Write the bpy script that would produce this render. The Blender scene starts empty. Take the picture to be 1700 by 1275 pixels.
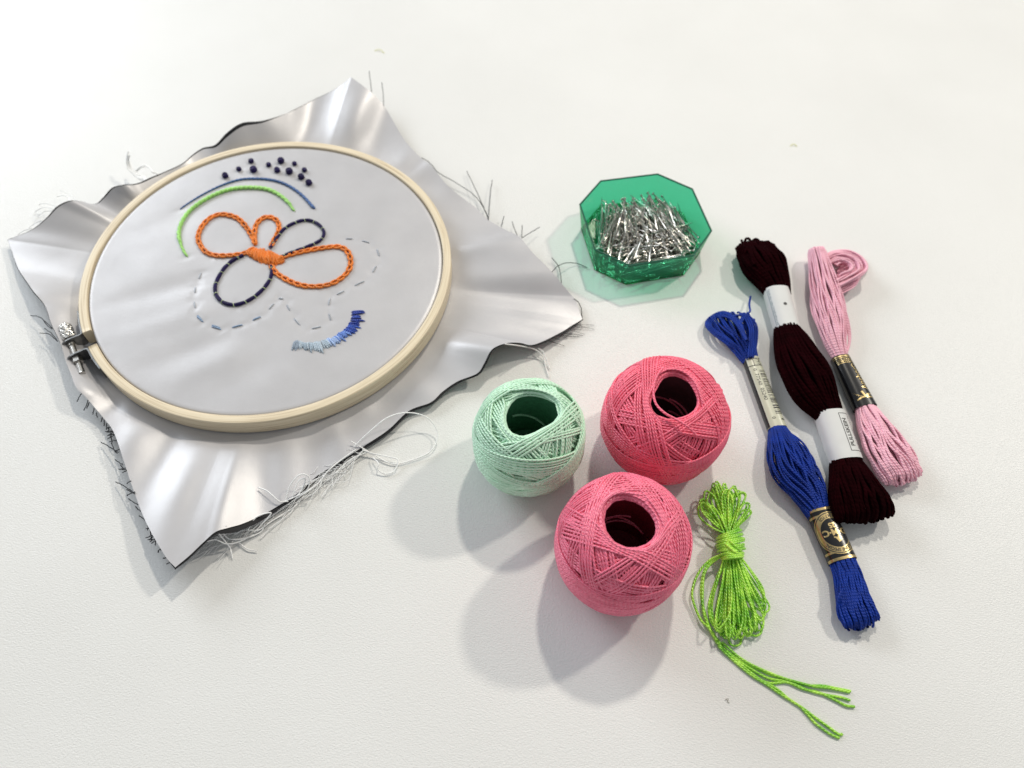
import bpy, bmesh, math, random
import numpy as np
from mathutils import Vector, Matrix
from math import radians as RAD, pi as PI

S = bpy.context.scene
COL = S.collection
random.seed(7)
RNG = np.random.default_rng(11)

# ------------------------------------------------------------------ camera
FPX, PW, PH = 1280.0, 1700.0, 1275.0
PITCH, ROLL, CAMH = RAD(57.7), RAD(1.2), 0.3004
cam = bpy.data.cameras.new('camera')
cam_o = bpy.data.objects.new('camera', cam)
COL.objects.link(cam_o)
cam.sensor_width = 36.0
cam.lens = 36.0 * FPX / PW
cam.clip_start, cam.clip_end = 0.01, 20.0
cam_o.matrix_world = (Matrix.Translation((0, 0, CAMH)) @ Matrix.Rotation(PI / 2 - PITCH, 4, 'X')
                      @ Matrix.Rotation(ROLL, 4, 'Z'))
cam.dof.use_dof = True
cam.dof.focus_distance = 0.30
cam.dof.aperture_fstop = 11.0
S.camera = cam_o

# ------------------------------------------------------------------ exposure, world, lamps
S.view_settings.view_transform = 'Standard'
S.view_settings.look = 'None'
S.view_settings.exposure = 0.0
S.view_settings.gamma = 1.0
S.cycles.use_denoising = True
S.cycles.max_bounces = 12
S.cycles.transparent_max_bounces = 24
S.cycles.caustics_reflective = False
S.cycles.caustics_refractive = False

W = bpy.data.worlds.new("World")
S.world = W
W.use_nodes = True
W.node_tree.nodes['Background'].inputs[0].default_value = (0.93, 0.975, 1.0, 1)
W.node_tree.nodes['Background'].inputs[1].default_value = 0.355

AIM = Vector((0.02, 0.17, 0.0))
def lamp(name, az, el, dist, size, power, color, shape='DISK', size_y=None, aim=AIM):
    l = bpy.data.lights.new(name, 'AREA')
    l.shape = shape
    l.size = size
    if size_y:
        l.size_y = size_y
    l.energy = power
    l.color = color
    o = bpy.data.objects.new(name, l)
    d = Vector((math.cos(RAD(el)) * math.cos(RAD(az)), math.cos(RAD(el)) * math.sin(RAD(az)), math.sin(RAD(el))))
    o.location = aim + d * dist
    o.rotation_euler = (-d).to_track_quat('-Z', 'Y').to_euler()
    COL.objects.link(o)
    return o
lamp('ceiling_lamp', 75, 52, 2.4, 0.13, 22.5, (1.0, 0.935, 0.815))
lamp('ceiling_lamp', 33, 41, 2.6, 0.155, 23.0, (1.0, 0.935, 0.82))
lamp('window_light', 139, 24, 1.9, 1.1, 22.0, (0.88, 0.94, 1.0), 'RECTANGLE', 0.7)

# ------------------------------------------------------------------ picture point -> place on the table
_cp, _sp, _cr, _sr = math.cos(PITCH), math.sin(PITCH), math.cos(ROLL), math.sin(ROLL)
def at(px, py, z=0.0):
    x, y = (px - PW / 2) / FPX, -(py - PH / 2) / FPX
    x, y = _cr * x - _sr * y, _sr * x + _cr * y
    d = np.array([x, _cp + y * _sp, -_sp + y * _cp])
    return d * ((z - CAMH) / d[2]) + np.array([0, 0, CAMH])
MM = 0.001
def lin(r, g, b):
    f = lambda c: (c / 255 / 12.92) if c / 255 <= 0.04045 else ((c / 255 + 0.055) / 1.055) ** 2.4
    return (f(r), f(g), f(b), 1)

# ------------------------------------------------------------------ materials
class NT:
    def __init__(self, name):
        self.m = bpy.data.materials.new(name)
        self.m.use_nodes = True
        self.t = self.m.node_tree
        self.b = self.t.nodes['Principled BSDF']
        self.out = self.t.nodes['Material Output']
    def n(self, typ, **kw):
        nd = self.t.nodes.new(typ)
        for k, v in kw.items():
            if k.startswith('i_'):
                nd.inputs[k[2:].replace('_', ' ')].default_value = v
            else:
                setattr(nd, k, v)
        return nd
    def l(self, a, b):
        self.t.links.new(a, b)
    def set(self, **kw):
        for k, v in kw.items():
            self.b.inputs[k.replace('_', ' ')].default_value = v
        return self
    def math(self, op, a, b=None):
        nd = self.t.nodes.new('ShaderNodeMath')
        nd.operation = op
        for i, v in enumerate((a, b)):
            if v is None:
                continue
            if isinstance(v, (int, float)):
                nd.inputs[i].default_value = v
            else:
                self.l(v, nd.inputs[i])
        return nd.outputs[0]
    def ramp(self, fac, stops):
        nd = self.t.nodes.new('ShaderNodeValToRGB')
        cr = nd.color_ramp
        while len(cr.elements) < len(stops):
            cr.elements.new(0.5)
        for e, (p, c) in zip(cr.elements, stops):
            e.position, e.color = p, c
        self.l(fac, nd.inputs[0])
        return nd.outputs[0]
    def bump(self, height, strength, dist, prev=None):
        nd = self.n('ShaderNodeBump')
        nd.inputs['Strength'].default_value = strength
        nd.inputs['Distance'].default_value = dist
        self.l(height, nd.inputs['Height'])
        if prev is not None:
            self.l(prev, nd.inputs['Normal'])
        return nd.outputs[0]

def scale_c(c, k):
    return (min(c[0] * k, 1), min(c[1] * k, 1), min(c[2] * k, 1), 1)

def thread_mat(name, col, pitch=0.0016, plies=2, rough=0.45, var=0.25, depth=0.0002, sheen=0.08, spec=0.5, col2=None, fuzz=0.15):
    """twisted thread: plies run as a helix along the tube's own length"""
    t = NT(name).set(Roughness=rough, Sheen_Weight=sheen, Sheen_Roughness=0.4)
    t.b.inputs['Specular IOR Level'].default_value = spec
    uv = t.n('ShaderNodeUVMap')
    sep = t.n('ShaderNodeSeparateXYZ')
    t.l(uv.outputs[0], sep.inputs[0])
    ph = t.math('ADD', t.math('MULTIPLY', sep.outputs[0], 2 * PI / pitch), t.math('MULTIPLY', sep.outputs[1], 2 * PI * plies))
    h = t.math('ABSOLUTE', t.math('SINE', t.math('MULTIPLY', ph, 0.5)))
    noise = t.n('ShaderNodeTexNoise')
    noise.inputs['Scale'].default_value = 180.0
    noise.inputs['Detail'].default_value = 3.0
    tc = t.n('ShaderNodeTexCoord')
    t.l(tc.outputs['Object'], noise.inputs['Vector'])
    fine = t.n('ShaderNodeTexNoise')
    fine.inputs['Scale'].default_value = 4200.0
    t.l(tc.outputs['Object'], fine.inputs['Vector'])
    c = t.ramp(noise.outputs[0], [(0.3, scale_c(col, 1 - var)), (0.7, scale_c(col2 or col, 1 + var * 0.6))])
    t.l(c, t.b.inputs['Base Color'])
    t.b.inputs['Sheen Tint'].default_value = scale_c(col, 1.5)
    nb = t.bump(h, 0.9, depth)
    nb = t.bump(fine.outputs[0], fuzz, 0.00012, nb)
    t.l(nb, t.b.inputs['Normal'])
    return t.m

M = {}
def flat(name, col, rough=0.5, metal=0.0, spec=0.5, nscale=300.0, var=0.08, bump=0.0):
    t = NT(name).set(Roughness=rough, Metallic=metal)
    t.b.inputs['Specular IOR Level'].default_value = spec
    noise = t.n('ShaderNodeTexNoise')
    noise.inputs['Scale'].default_value = nscale
    noise.inputs['Detail'].default_value = 4.0
    tc = t.n('ShaderNodeTexCoord')
    t.l(tc.outputs['Object'], noise.inputs['Vector'])
    t.l(t.ramp(noise.outputs[0], [(0.3, scale_c(col, 1 - var)), (0.7, scale_c(col, 1 + var))]), t.b.inputs['Base Color'])
    if bump:
        t.l(t.bump(noise.outputs[0], 0.5, bump), t.b.inputs['Normal'])
    M[name] = t.m
    return t.m

def build_materials():
    # --- table: white leathery laminate with a fine pebble grain
    t = NT('table_laminate').set(Roughness=0.42)
    t.b.inputs['Specular IOR Level'].default_value = 0.22
    tc = t.n('ShaderNodeTexCoord')
    n1 = t.n('ShaderNodeTexNoise'); n1.inputs['Scale'].default_value = 1500.0; n1.inputs['Detail'].default_value = 2.0
    n1.inputs['Distortion'].default_value = 0.8
    mp = t.n('ShaderNodeMapping'); mp.inputs['Scale'].default_value = (0.75, 1.25, 1.0); mp.inputs['Rotation'].default_value = (0, 0, 0.5)
    t.l(tc.outputs['Object'], mp.inputs[0]); t.l(mp.outputs[0], n1.inputs['Vector'])
    n2 = t.n('ShaderNodeTexNoise'); n2.inputs['Scale'].default_value = 14.0; n2.inputs['Detail'].default_value = 5.0
    t.l(tc.outputs['Object'], n2.inputs['Vector'])
    t.l(t.ramp(n2.outputs[0], [(0.3, (0.755, 0.752, 0.738, 1)), (0.7, (0.785, 0.782, 0.77, 1))]), t.b.inputs['Base Color'])
    t.l(t.ramp(n2.outputs[0], [(0.3, (0.31,) * 3 + (1,)), (0.7, (0.36,) * 3 + (1,))]), t.b.inputs['Roughness'])
    t.l(t.bump(n1.outputs[0], 0.55, 0.00035), t.b.inputs['Normal'])
    M['table'] = t.m
    # --- satin
    def satin(name, rough, metal, c):
        t = NT(name).set(Roughness=rough, Metallic=metal, Sheen_Weight=0.25)
        t.b.inputs['Specular IOR Level'].default_value = 0.7
        tc = t.n('ShaderNodeTexCoord')
        n1 = t.n('ShaderNodeTexNoise'); n1.inputs['Scale'].default_value = 60.0; n1.inputs['Detail'].default_value = 4.0
        t.l(tc.outputs['Object'], n1.inputs['Vector'])
        t.l(t.ramp(n1.outputs[0], [(0.3, scale_c(c, 0.95)), (0.7, scale_c(c, 1.04))]), t.b.inputs['Base Color'])
        n2 = t.n('ShaderNodeTexNoise'); n2.inputs['Scale'].default_value = 2600.0; n2.inputs['Detail'].default_value = 2.0
        t.l(tc.outputs['Object'], n2.inputs['Vector'])
        n3 = t.n('ShaderNodeTexNoise'); n3.inputs['Scale'].default_value = 90.0; n3.inputs['Detail'].default_value = 3.0
        t.l(tc.outputs['Object'], n3.inputs['Vector'])
        nb = t.bump(n2.outputs[0], 0.35, 0.00012)
        nb = t.bump(n3.outputs[0], 0.12, 0.0008, nb)
        t.l(nb, t.b.inputs['Normal'])
        M[name] = t.m
    satin('satin', 0.37, 0.12, (0.505, 0.495, 0.51, 1))
    flat('backing', (0.006, 0.006, 0.009, 1), 0.7, nscale=900)
    # --- wood of the hoop: grain runs round the ring (UV: u round, v across)
    t = NT('hoop_wood').set(Roughness=0.5)
    uv = t.n('ShaderNodeUVMap')
    mp = t.n('ShaderNodeMapping'); mp.inputs['Scale'].default_value = (30.0, 1500.0, 1.0)
    t.l(uv.outputs[0], mp.inputs[0])
    n1 = t.n('ShaderNodeTexNoise'); n1.inputs['Scale'].default_value = 1.0; n1.inputs['Detail'].default_value = 5.0
    t.l(mp.outputs[0], n1.inputs['Vector'])
    t.l(t.ramp(n1.outputs[0], [(0.25, (0.44, 0.33, 0.20, 1)), (0.5, (0.76, 0.65, 0.47, 1)), (0.8, (0.83, 0.73, 0.56, 1))]), t.b.inputs['Base Color'])
    t.l(t.bump(n1.outputs[0], 0.4, 0.0002), t.b.inputs['Normal'])
    M['wood'] = t.m
    flat('steel', (0.55, 0.53, 0.50, 1), 0.28, 1.0, nscale=700, var=0.15)
    flat('dark_steel', (0.20, 0.20, 0.20, 1), 0.35, 0.9, nscale=500, var=0.2)
    flat('pin_steel', (0.78, 0.75, 0.70, 1), 0.22, 1.0, nscale=900, var=0.1)
    # --- green translucent plastic
    t = NT('green_plastic')
    tr = t.n('ShaderNodeBsdfTransparent'); tr.inputs[0].default_value = (0.11, 0.68, 0.40, 1)
    df = t.n('ShaderNodeBsdfTranslucent'); df.inputs[0].default_value = (0.03, 0.50, 0.25, 1)
    d2 = t.n('ShaderNodeBsdfDiffuse'); d2.inputs[0].default_value = (0.02, 0.36, 0.18, 1)
    gl = t.n('ShaderNodeBsdfGlossy'); gl.inputs['Roughness'].default_value = 0.12
    nz = t.n('ShaderNodeTexNoise'); nz.inputs['Scale'].default_value = 120.0
    bm_ = t.bump(nz.outputs[0], 0.15, 0.0006); t.l(bm_, gl.inputs['Normal'])
    m0 = t.n('ShaderNodeMixShader'); m0.inputs[0].default_value = 0.5
    t.l(df.outputs[0], m0.inputs[1]); t.l(d2.outputs[0], m0.inputs[2])
    m1 = t.n('ShaderNodeMixShader'); m1.inputs[0].default_value = 0.22
    t.l(tr.outputs[0], m1.inputs[1]); t.l(m0.outputs[0], m1.inputs[2])
    lw = t.n('ShaderNodeLayerWeight'); lw.inputs[0].default_value = 0.5
    fr = t.math('ADD', t.math('MULTIPLY', t.math('POWER', lw.outputs['Facing'], 4.0), 0.35), 0.05)
    m2 = t.n('ShaderNodeMixShader')
    t.l(fr, m2.inputs[0]); t.l(m1.outputs[0], m2.inputs[1]); t.l(gl.outputs[0], m2.inputs[2])
    t.l(m2.outputs[0], t.out.inputs[0])
    M['green_plastic'] = t.m
    flat('green_rim', (0.004, 0.085, 0.05, 1), 0.5, spec=0.15, nscale=200)
    # --- threads
    M['mint'] = thread_mat('mint_thread', (0.64, 0.93, 0.71, 1), var=0.08, rough=0.36, spec=0.7)
    M['coral'] = thread_mat('coral_thread', (1.0, 0.155, 0.25, 1), var=0.15, rough=0.36, spec=0.7)
    M['pink'] = thread_mat('pink_thread', (1.0, 0.20, 0.315, 1), var=0.15, rough=0.36, spec=0.7)
    flat('mint_core_shaded', (0.08, 0.25, 0.14, 1), 0.6, nscale=900, var=0.2, bump=0.0004)  # darker than the thread: shade inside the hole put into the colour
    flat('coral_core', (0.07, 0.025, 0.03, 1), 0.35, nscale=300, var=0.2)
    flat('pink_core_shaded', (0.17, 0.005, 0.018, 1), 0.7, nscale=900, var=0.2, bump=0.0004)  # thread's pink darkened to deep red, painting in the hole's inner shade
    M['blue'] = thread_mat('blue_floss', (0.004, 0.034, 0.30, 1), pitch=0.0012, var=0.3, rough=0.45, sheen=0.0, spec=0.22)
    M['maroon'] = thread_mat('maroon_wool', (0.011, 0.0003, 0.0012, 1), pitch=0.002, var=0.4, rough=0.9, sheen=0.0, spec=0.03, fuzz=0.9)
    M['rose'] = thread_mat('rose_floss', (1.0, 0.51, 0.62, 1), pitch=0.0014, var=0.15)
    M['lime'] = thread_mat('lime_floss', (0.22, 0.74, 0.03, 1), pitch=0.0014, var=0.25, rough=0.3, col2=(0.50, 0.93, 0.09, 1), spec=0.7)
    M['orange'] = thread_mat('orange_floss', (0.88, 0.23, 0.02, 1), pitch=0.001, var=0.2)
    M['navy'] = thread_mat('navy_floss', (0.014, 0.007, 0.066, 1), pitch=0.001, var=0.3, sheen=0.0, spec=0.2)
    M['stitch_green'] = thread_mat('green_floss', (0.40, 0.80, 0.20, 1), pitch=0.001, var=0.15)
    M['stitch_blue'] = thread_mat('denim_floss', (0.06, 0.14, 0.36, 1), pitch=0.001, var=0.2)
    M['pale'] = thread_mat('pale_thread', (0.50, 0.54, 0.60, 1), pitch=0.001, var=0.3, rough=0.3)
    M['pale_blue'] = thread_mat('pale_blue_thread', (0.30, 0.42, 0.60, 1), pitch=0.001, var=0.3, rough=0.3)
    M['tie'] = thread_mat('tie_thread', (0.62, 0.75, 0.42, 1), pitch=0.001, var=0.2)
    M['white_thread'] = thread_mat('white_thread', (0.96, 0.96, 0.95, 1), pitch=0.0008, var=0.02, depth=0.00005, fuzz=0.0)
    b = M['white_thread'].node_tree.nodes['Principled BSDF']
    b.inputs['Subsurface Weight'].default_value = 0.6
    b.inputs['Subsurface Radius'].default_value = (0.001, 0.001, 0.001)
    M['dark_thread'] = thread_mat('dark_thread', (0.018, 0.020, 0.026, 1), pitch=0.0008, var=0.2, sheen=0.0, spec=0.2)
    for i, c in enumerate([(0.36, 0.44, 0.55), (0.42, 0.52, 0.62), (0.55, 0.65, 0.75), (0.42, 0.56, 0.86), (0.17, 0.31, 0.78), (0.035, 0.11, 0.55), (0.012, 0.045, 0.36)]):
        M['grad%d' % i] = thread_mat('shaded_blue_floss', c + (1,), pitch=0.001, var=0.2)
    # --- paper bands
    flat('white_paper', (0.63, 0.635, 0.625, 1), 0.55, nscale=150, var=0.03)
    flat('cream_paper', (0.52, 0.52, 0.40, 1), 0.3, nscale=150, var=0.03)
    flat('black_paper', (0.008, 0.008, 0.010, 1), 0.22, nscale=150)
    flat('gold_ink', (0.48, 0.37, 0.18, 1), 0.3, 0.85, nscale=500, var=0.15)
    flat('black_ink', (0.012, 0.012, 0.015, 1), 0.5)
    flat('teal_ink', (0.05, 0.13, 0.17, 1), 0.5)
    flat('yellow_lint', (0.65, 0.66, 0.18, 1), 0.6)
    flat('grey_lint', (0.25, 0.22, 0.16, 1), 0.7)
build_materials()

# ------------------------------------------------------------------ object helpers
def link(o, parent=None):
    COL.objects.link(o)
    if parent is not None:
        o.parent = parent
        o.matrix_parent_inverse = parent.matrix_world.inverted()
    return o
def tag(o, label, cat, group=None):
    o['label'], o['category'] = label, cat
    if group:
        o['group'] = group
    return o
def thing(name, label, cat, loc, group=None):
    o = bpy.data.objects.new(name, None)
    o.empty_display_size = 0.01
    o.location = loc
    COL.objects.link(o)
    o.matrix_world = Matrix.Translation(Vector(loc))
    return tag(o, label, cat, group)
def mesh_np(name, V, F, mat, parent=None, uv=None, smooth=True, label=None):
    """V (n,3) world coordinates, F list of index tuples or (m,4) array"""
    me = bpy.data.meshes.new(name)
    V = np.asarray(V, float)
    org = np.array(parent.matrix_world.translation) if parent is not None else np.zeros(3)
    if isinstance(F, np.ndarray):
        n, k = F.shape
        me.vertices.add(len(V)); me.vertices.foreach_set('co', (V - org).ravel())
        me.loops.add(n * k); me.loops.foreach_set('vertex_index', F.ravel().astype(np.int32))
        me.polygons.add(n); me.polygons.foreach_set('loop_start', np.arange(0, n * k, k, dtype=np.int32))
        me.polygons.foreach_set('loop_total', np.full(n, k, dtype=np.int32))
        me.update(calc_edges=True)
    else:
        me.from_pydata([tuple(v) for v in V - org], [], [tuple(f) for f in F])
    if uv is not None:
        l = me.uv_layers.new(name='UVMap')
        l.data.foreach_set('uv', np.asarray(uv, np.float32).ravel())
    me.validate()
    me.polygons.foreach_set('use_smooth', [smooth] * len(me.polygons))
    me.materials.append(mat)
    o = bpy.data.objects.new(name, me)
    COL.objects.link(o)
    if parent is not None:
        o.parent = parent
        o.matrix_world = Matrix.Translation(Vector(org))
    if label:
        o['label'] = label
    return o

def smooth_path(P, n, closed=False):
    """Catmull-Rom through P (k,d) resampled to n points"""
    P = np.asarray(P, float)
    if closed:
        Q = np.vstack([P[-1], P, P[0], P[1]])
    else:
        Q = np.vstack([2 * P[0] - P[1], P, 2 * P[-1] - P[-2]])
    segs = len(Q) - 3
    lens = np.linalg.norm(np.diff(Q[1:-1, :min(3, Q.shape[1])], axis=0), axis=1) + 1e-9
    cum = np.r_[0, np.cumsum(lens)]
    s = np.linspace(0, cum[-1], n, endpoint=not closed)
    i = np.clip(np.searchsorted(cum, s, side='right') - 1, 0, segs - 1)
    t = ((s - cum[i]) / lens[i])[:, None]
    p0, p1, p2, p3 = Q[i], Q[i + 1], Q[i + 2], Q[i + 3]
    return 0.5 * (2 * p1 + (p2 - p0) * t + (2 * p0 - 5 * p1 + 4 * p2 - p3) * t ** 2 + (3 * p1 - p0 - 3 * p2 + p3) * t ** 3)

def tube_data(P, r, sides=5, closed=False, caps=True):
    P = np.asarray(P, float)
    n = len(P)
    r = np.broadcast_to(np.asarray(r, float), (n,))
    T = (np.roll(P, -1, 0) - np.roll(P, 1, 0)) if closed else np.gradient(P, axis=0)
    T /= np.linalg.norm(T, axis=1)[:, None] + 1e-12
    ref = np.array([0, 0, 1.0]) if abs(T[0, 2]) < 0.9 else np.array([1.0, 0, 0])
    N = np.empty_like(P)
    v = np.cross(T[0], ref); v /= np.linalg.norm(v)
    for i in range(n):
        v = v - T[i] * (v @ T[i])
        v = v / (math.sqrt(v @ v) + 1e-12)
        N[i] = v
    B = np.cross(T, N)
    a = np.arange(sides) * 2 * PI / sides
    V = P[:, None] + r[:, None, None] * (np.cos(a)[None, :, None] * N[:, None] + np.sin(a)[None, :, None] * B[:, None])
    V = V.reshape(-1, 3)
    m = n if closed else n - 1
    i = np.arange(m)[:, None]; j = np.arange(sides)[None]
    i2 = (i + 1) % n; j2 = (j + 1) % sides
    F = np.stack([i * sides + j, i * sides + j2, i2 * sides + j2, i2 * sides + j], -1).reshape(-1, 4)
    L = np.r_[0, np.cumsum(np.linalg.norm(np.diff(P, axis=0), axis=1))]
    if closed:
        L = np.r_[L, L[-1] + np.linalg.norm(P[0] - P[-1])]
    u0 = L[:m][:, None] + 0 * j; u1 = L[1:m + 1][:, None] + 0 * j
    v0 = j / sides + 0 * i; v1 = (j + 1) / sides + 0 * i
    UV = np.stack([np.stack([u0, v0], -1), np.stack([u0, v1], -1), np.stack([u1, v1], -1), np.stack([u1, v0], -1)], 2).reshape(-1, 2)
    return V, F, UV

def tubes(name, paths, r, mat, parent=None, sides=5, closed=False, label=None, radii=None):
    Vs, Fs, Us, k = [], [], [], 0
    for q, P in enumerate(paths):
        V, F, U = tube_data(P, radii[q] if radii is not None else r, sides, closed)
        if not closed:   # pointed end fans closed by tiny quads
            n = len(P)
            c0, c1 = len(V), len(V) + 1
            V = np.vstack([V, P[0], P[-1]])
            extra = []
            for j in range(0, sides):
                extra.append([c0, (j + 1) % sides, j, c0])
                extra.append([c1, (n - 1) * sides + j, (n - 1) * sides + (j + 1) % sides, c1])
        Vs.append(V); Fs.append(F + k); Us.append(U); k += len(V)
    return mesh_np(name, np.vstack(Vs), np.vstack(Fs), mat, parent, np.vstack(Us), True, label)

def lathe(name, prof, mat, parent, center, axis_m=None, n=48, label=None, closed_profile=False, uvscale=None):
    """prof: list of (r, z); closed round the axis"""
    k = len(prof)
    a = np.arange(n) * 2 * PI / n
    V = np.array([[(r * math.cos(t), r * math.sin(t), z) for (r, z) in prof] for t in a]).reshape(-1, 3)
    if axis_m is not None:
        V = V @ np.array(axis_m.to_3x3()).T
    V = V + np.asarray(center)
    F = []
    kk = k if closed_profile else k - 1
    for i in range(n):
        for j in range(kk):
            F.append([i * k + j, ((i + 1) % n) * k + j, ((i + 1) % n) * k + (j + 1) % k, i * k + (j + 1) % k])
    return mesh_np(name, V, np.array(F), mat, parent, None, True, label)

def P3(pts, z):
    """px list -> 3D list; each entry (x, y) or (x, y, z_mm)"""
    return np.array([at(p[0], p[1], (p[2] * MM if len(p) > 2 else z)) for p in pts])

# ------------------------------------------------------------------ table
bm = bmesh.new()
bmesh.ops.create_cube(bm, size=1.0, matrix=Matrix.Translation((0, 0.45, -0.0125)) @ Matrix.Diagonal((2.6, 2.2, 0.025, 1)))
me = bpy.data.meshes.new('table'); bm.to_mesh(me); bm.free()
me.materials.append(M['table'])
table = bpy.data.objects.new('table', me); COL.objects.link(table)
table['kind'] = 'structure'

# ------------------------------------------------------------------ embroidery hoop
HT, HB = 11.5 * MM, 2.8 * MM
RO, RI = 89.0 * MM, 85.0 * MM
_c = at(450, 460, HT)
HC = np.array([-0.41581 * (CAMH - HT), 0.86133 * (CAMH - HT), 0.0])
def ang(px, py, z=6 * MM):
    p = at(px, py, z) - HC
    return math.atan2(p[1], p[0])
g0, g1 = ang(138, 552, HT), ang(144, 577, HT)
def wrap(a):
    return (a + PI) % (2 * PI) - PI

def build_hoop():
    hoop = thing('embroidery_hoop', 'round pale wooden embroidery hoop with a metal tightening screw, clamped round the silver cloth', 'embroidery hoop', HC)
    # outer ring: rounded rectangle section swept from one side of the gap to the other
    sec = []
    rr = 0.5 * MM
    for cx, cz, a0 in ((RO - rr, HT - rr, 0), (RI + rr, HT - rr, 90), (RI + rr, HB + rr, 180), (RO - rr, HB + rr, 270)):
        for k in range(4):
            a = RAD(a0 + 30 * k)
            sec.append((cx + rr * math.cos(a), cz + rr * math.sin(a)))
    k = len(sec)
    start, end = g1, g0 + 2 * PI if g0 < g1 else g0
    if end < start: end += 2 * PI
    if end - start < PI: end += 2 * PI
    n = 260
    th = np.linspace(start, end, n)
    V = np.array([[HC[0] + r * math.cos(t), HC[1] + r * math.sin(t), z] for t in th for r, z in sec])
    F, UV = [], []
    per = np.r_[0, np.cumsum([math.dist(sec[i], sec[(i + 1) % k]) for i in range(k)])]
    for i in range(n - 1):
        for j in range(k):
            F.append([i * k + j, (i + 1) * k + j, (i + 1) * k + (j + 1) % k, i * k + (j + 1) % k])
            u0, u1 = th[i] * RO, th[i + 1] * RO
            UV += [(u0, per[j]), (u1, per[j]), (u1, per[j + 1]), (u0, per[j + 1])]
    o = mesh_np('outer_ring', V, np.array(F), M['wood'], hoop, UV)
    bm = bmesh.new(); bm.from_mesh(o.data)
    bm.verts.ensure_lookup_table()
    for base in (0, (n - 1) * k):
        bm.faces.new([bm.verts[base + j] for j in (range(k) if base else range(k - 1, -1, -1))])
    bm.to_mesh(o.data); bm.free()
    # inner ring under the cloth
    prof = [(RI - 4.2 * MM, HB), (RI - 0.7 * MM, HB), (RI - 0.7 * MM, HT - 1.6 * MM), (RI - 4.2 * MM, HT - 1.6 * MM)]
    lathe('inner_ring', prof, M['wood'], hoop, HC, n=160, closed_profile=True)
    # clamp: two bent plates, screw with knurled head and a nut
    A, B = at(107.5, 541, 8 * MM), at(136.5, 620, 8 * MM)
    ax = B - A; Ls = np.linalg.norm(ax); ax /= Ls
    zdir = np.array([0, 0, 1.0]); rad = np.cross(ax, zdir)
    if rad @ (HC - A) > 0: rad = -rad            # outward
    def plate(th_end, sgn, label=None):
        e = np.array([math.cos(th_end), math.sin(th_end), 0.0])
        tang = np.array([-e[1], e[0], 0.0]) * sgn
        p_in = HC + e * (RO + 0.35 * MM)
        back = HC + np.array([math.cos(th_end + sgn * 0.16), math.sin(th_end + sgn * 0.16), 0]) * (RO + 0.35 * MM)
        mid = HC + np.array([math.cos(th_end + sgn * 0.08), math.sin(th_end + sgn * 0.08), 0]) * (RO + 0.35 * MM)
        # outer point on the screw line nearest this plate, plus 3 mm
        s = (p_in - A) @ ax
        q = A + ax * s - rad * 0; out = q + rad * 3.2 * MM
        out[2] = 0; pts = [back, mid, p_in + e * 0.2 * MM, p_in * 0.8 + out * 0.2, out]
        pts = np.array(pts); pts[:, 2] = 0
        pts = smooth_path(pts, 16)
        nrm = np.cross(np.gradient(pts, axis=0), zdir); nrm /= np.linalg.norm(nrm, axis=1)[:, None]
        V, F = [], []
        for i, p in enumerate(pts):
            f = i / 15
            hz = 3.6 * MM * (1 if f < 0.9 else (1 - 0.35 * (f - 0.9) / 0.1))
            zc = 7.6 * MM
            for sg, zz in ((-1, zc - hz), (1, zc - hz), (1, zc + hz), (-1, zc + hz)):
                V.append(p + nrm[i] * sg * 0.35 * MM + zdir * zz)
        for i in range(15):
            for j in range(4):
                F.append([i * 4 + j, (i + 1) * 4 + j, (i + 1) * 4 + (j + 1) % 4, i * 4 + (j + 1) % 4])
        F.append([0, 1, 2, 3]); F.append([60, 61, 62, 63])
        o = mesh_np('clamp_plate', np.array(V), np.array(F), M['dark_steel'], hoop, None, False)
        return s
    s0 = plate(g0, -1)
    s1 = plate(g1, +1)
    rod = tubes('screw', [np.array([A + ax * t for t in np.linspace(0.2 * Ls, Ls, 40)])], 1.0 * MM, M['steel'], hoop, sides=14,
                radii=[np.array([1.25 * MM + (0.16 * MM if i % 2 else 0) for i in range(40)])])
    # end face of the rod
    prof_path = np.array([A + ax * t for t in (Ls, Ls + 0.05 * MM)])
    tubes('screw_tip', [prof_path], 1.0, M['steel'], rod, sides=14, radii=[np.array([1.3 * MM, 0.02 * MM])])
    def cyl_along(name, t0, t1, radii, mat, parent, sides=24):
        n = len(radii)
        tubes(name, [np.array([A + ax * t for t in np.linspace(t0, t1, n)])], 1.0, mat, parent, sides=sides, radii=[np.array(radii)])
    hr = 2.9 * MM
    hl = min(s0 - 0.5 * MM, 9.5 * MM)
    # knurled head: a lathed drum with raised diamonds
    n_l, n_a = 30, 44
    V, F = [], []
    e1, e2 = rad, zdir
    for i in range(n_l):
        f = i / (n_l - 1)
        base = hr * (0.93 if f < 0.04 or f > 0.96 else 1.0) * (1 - 0.10 * max(0, 0.25 - f) / 0.25)
        for j in range(n_a):
            a = 2 * PI * j / n_a
            kn = 0.22 * MM * (math.cos(a * 11 + f * 22) + math.cos(a * 11 - f * 22)) * 0.5 if 0.05 < f < 0.93 else 0
            ring = -0.16 * MM if (i % 5 == 0) else 0
            r_ = base + kn + ring
            V.append(A + ax * (hl * f + 0.001 * MM) + (e1 * math.cos(a) + e2 * math.sin(a)) * r_)
    for i in range(n_l - 1):
        for j in range(n_a):
            F.append([i * n_a + j, i * n_a + (j + 1) % n_a, (i + 1) * n_a + (j + 1) % n_a, (i + 1) * n_a + j])
    V.append(A - ax * 0.4 * MM); V.append(A + ax * (hl + 0.1 * MM))
    fan = []
    for j in range(n_a):
        fan.append((len(V) - 2, (j + 1) % n_a, j))
        fan.append((len(V) - 1, (n_l - 1) * n_a + j, (n_l - 1) * n_a + (j + 1) % n_a))
    mesh_np('screw_head', np.array(V), [tuple(f) for f in F] + fan, M['steel'], rod, None, False)
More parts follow.
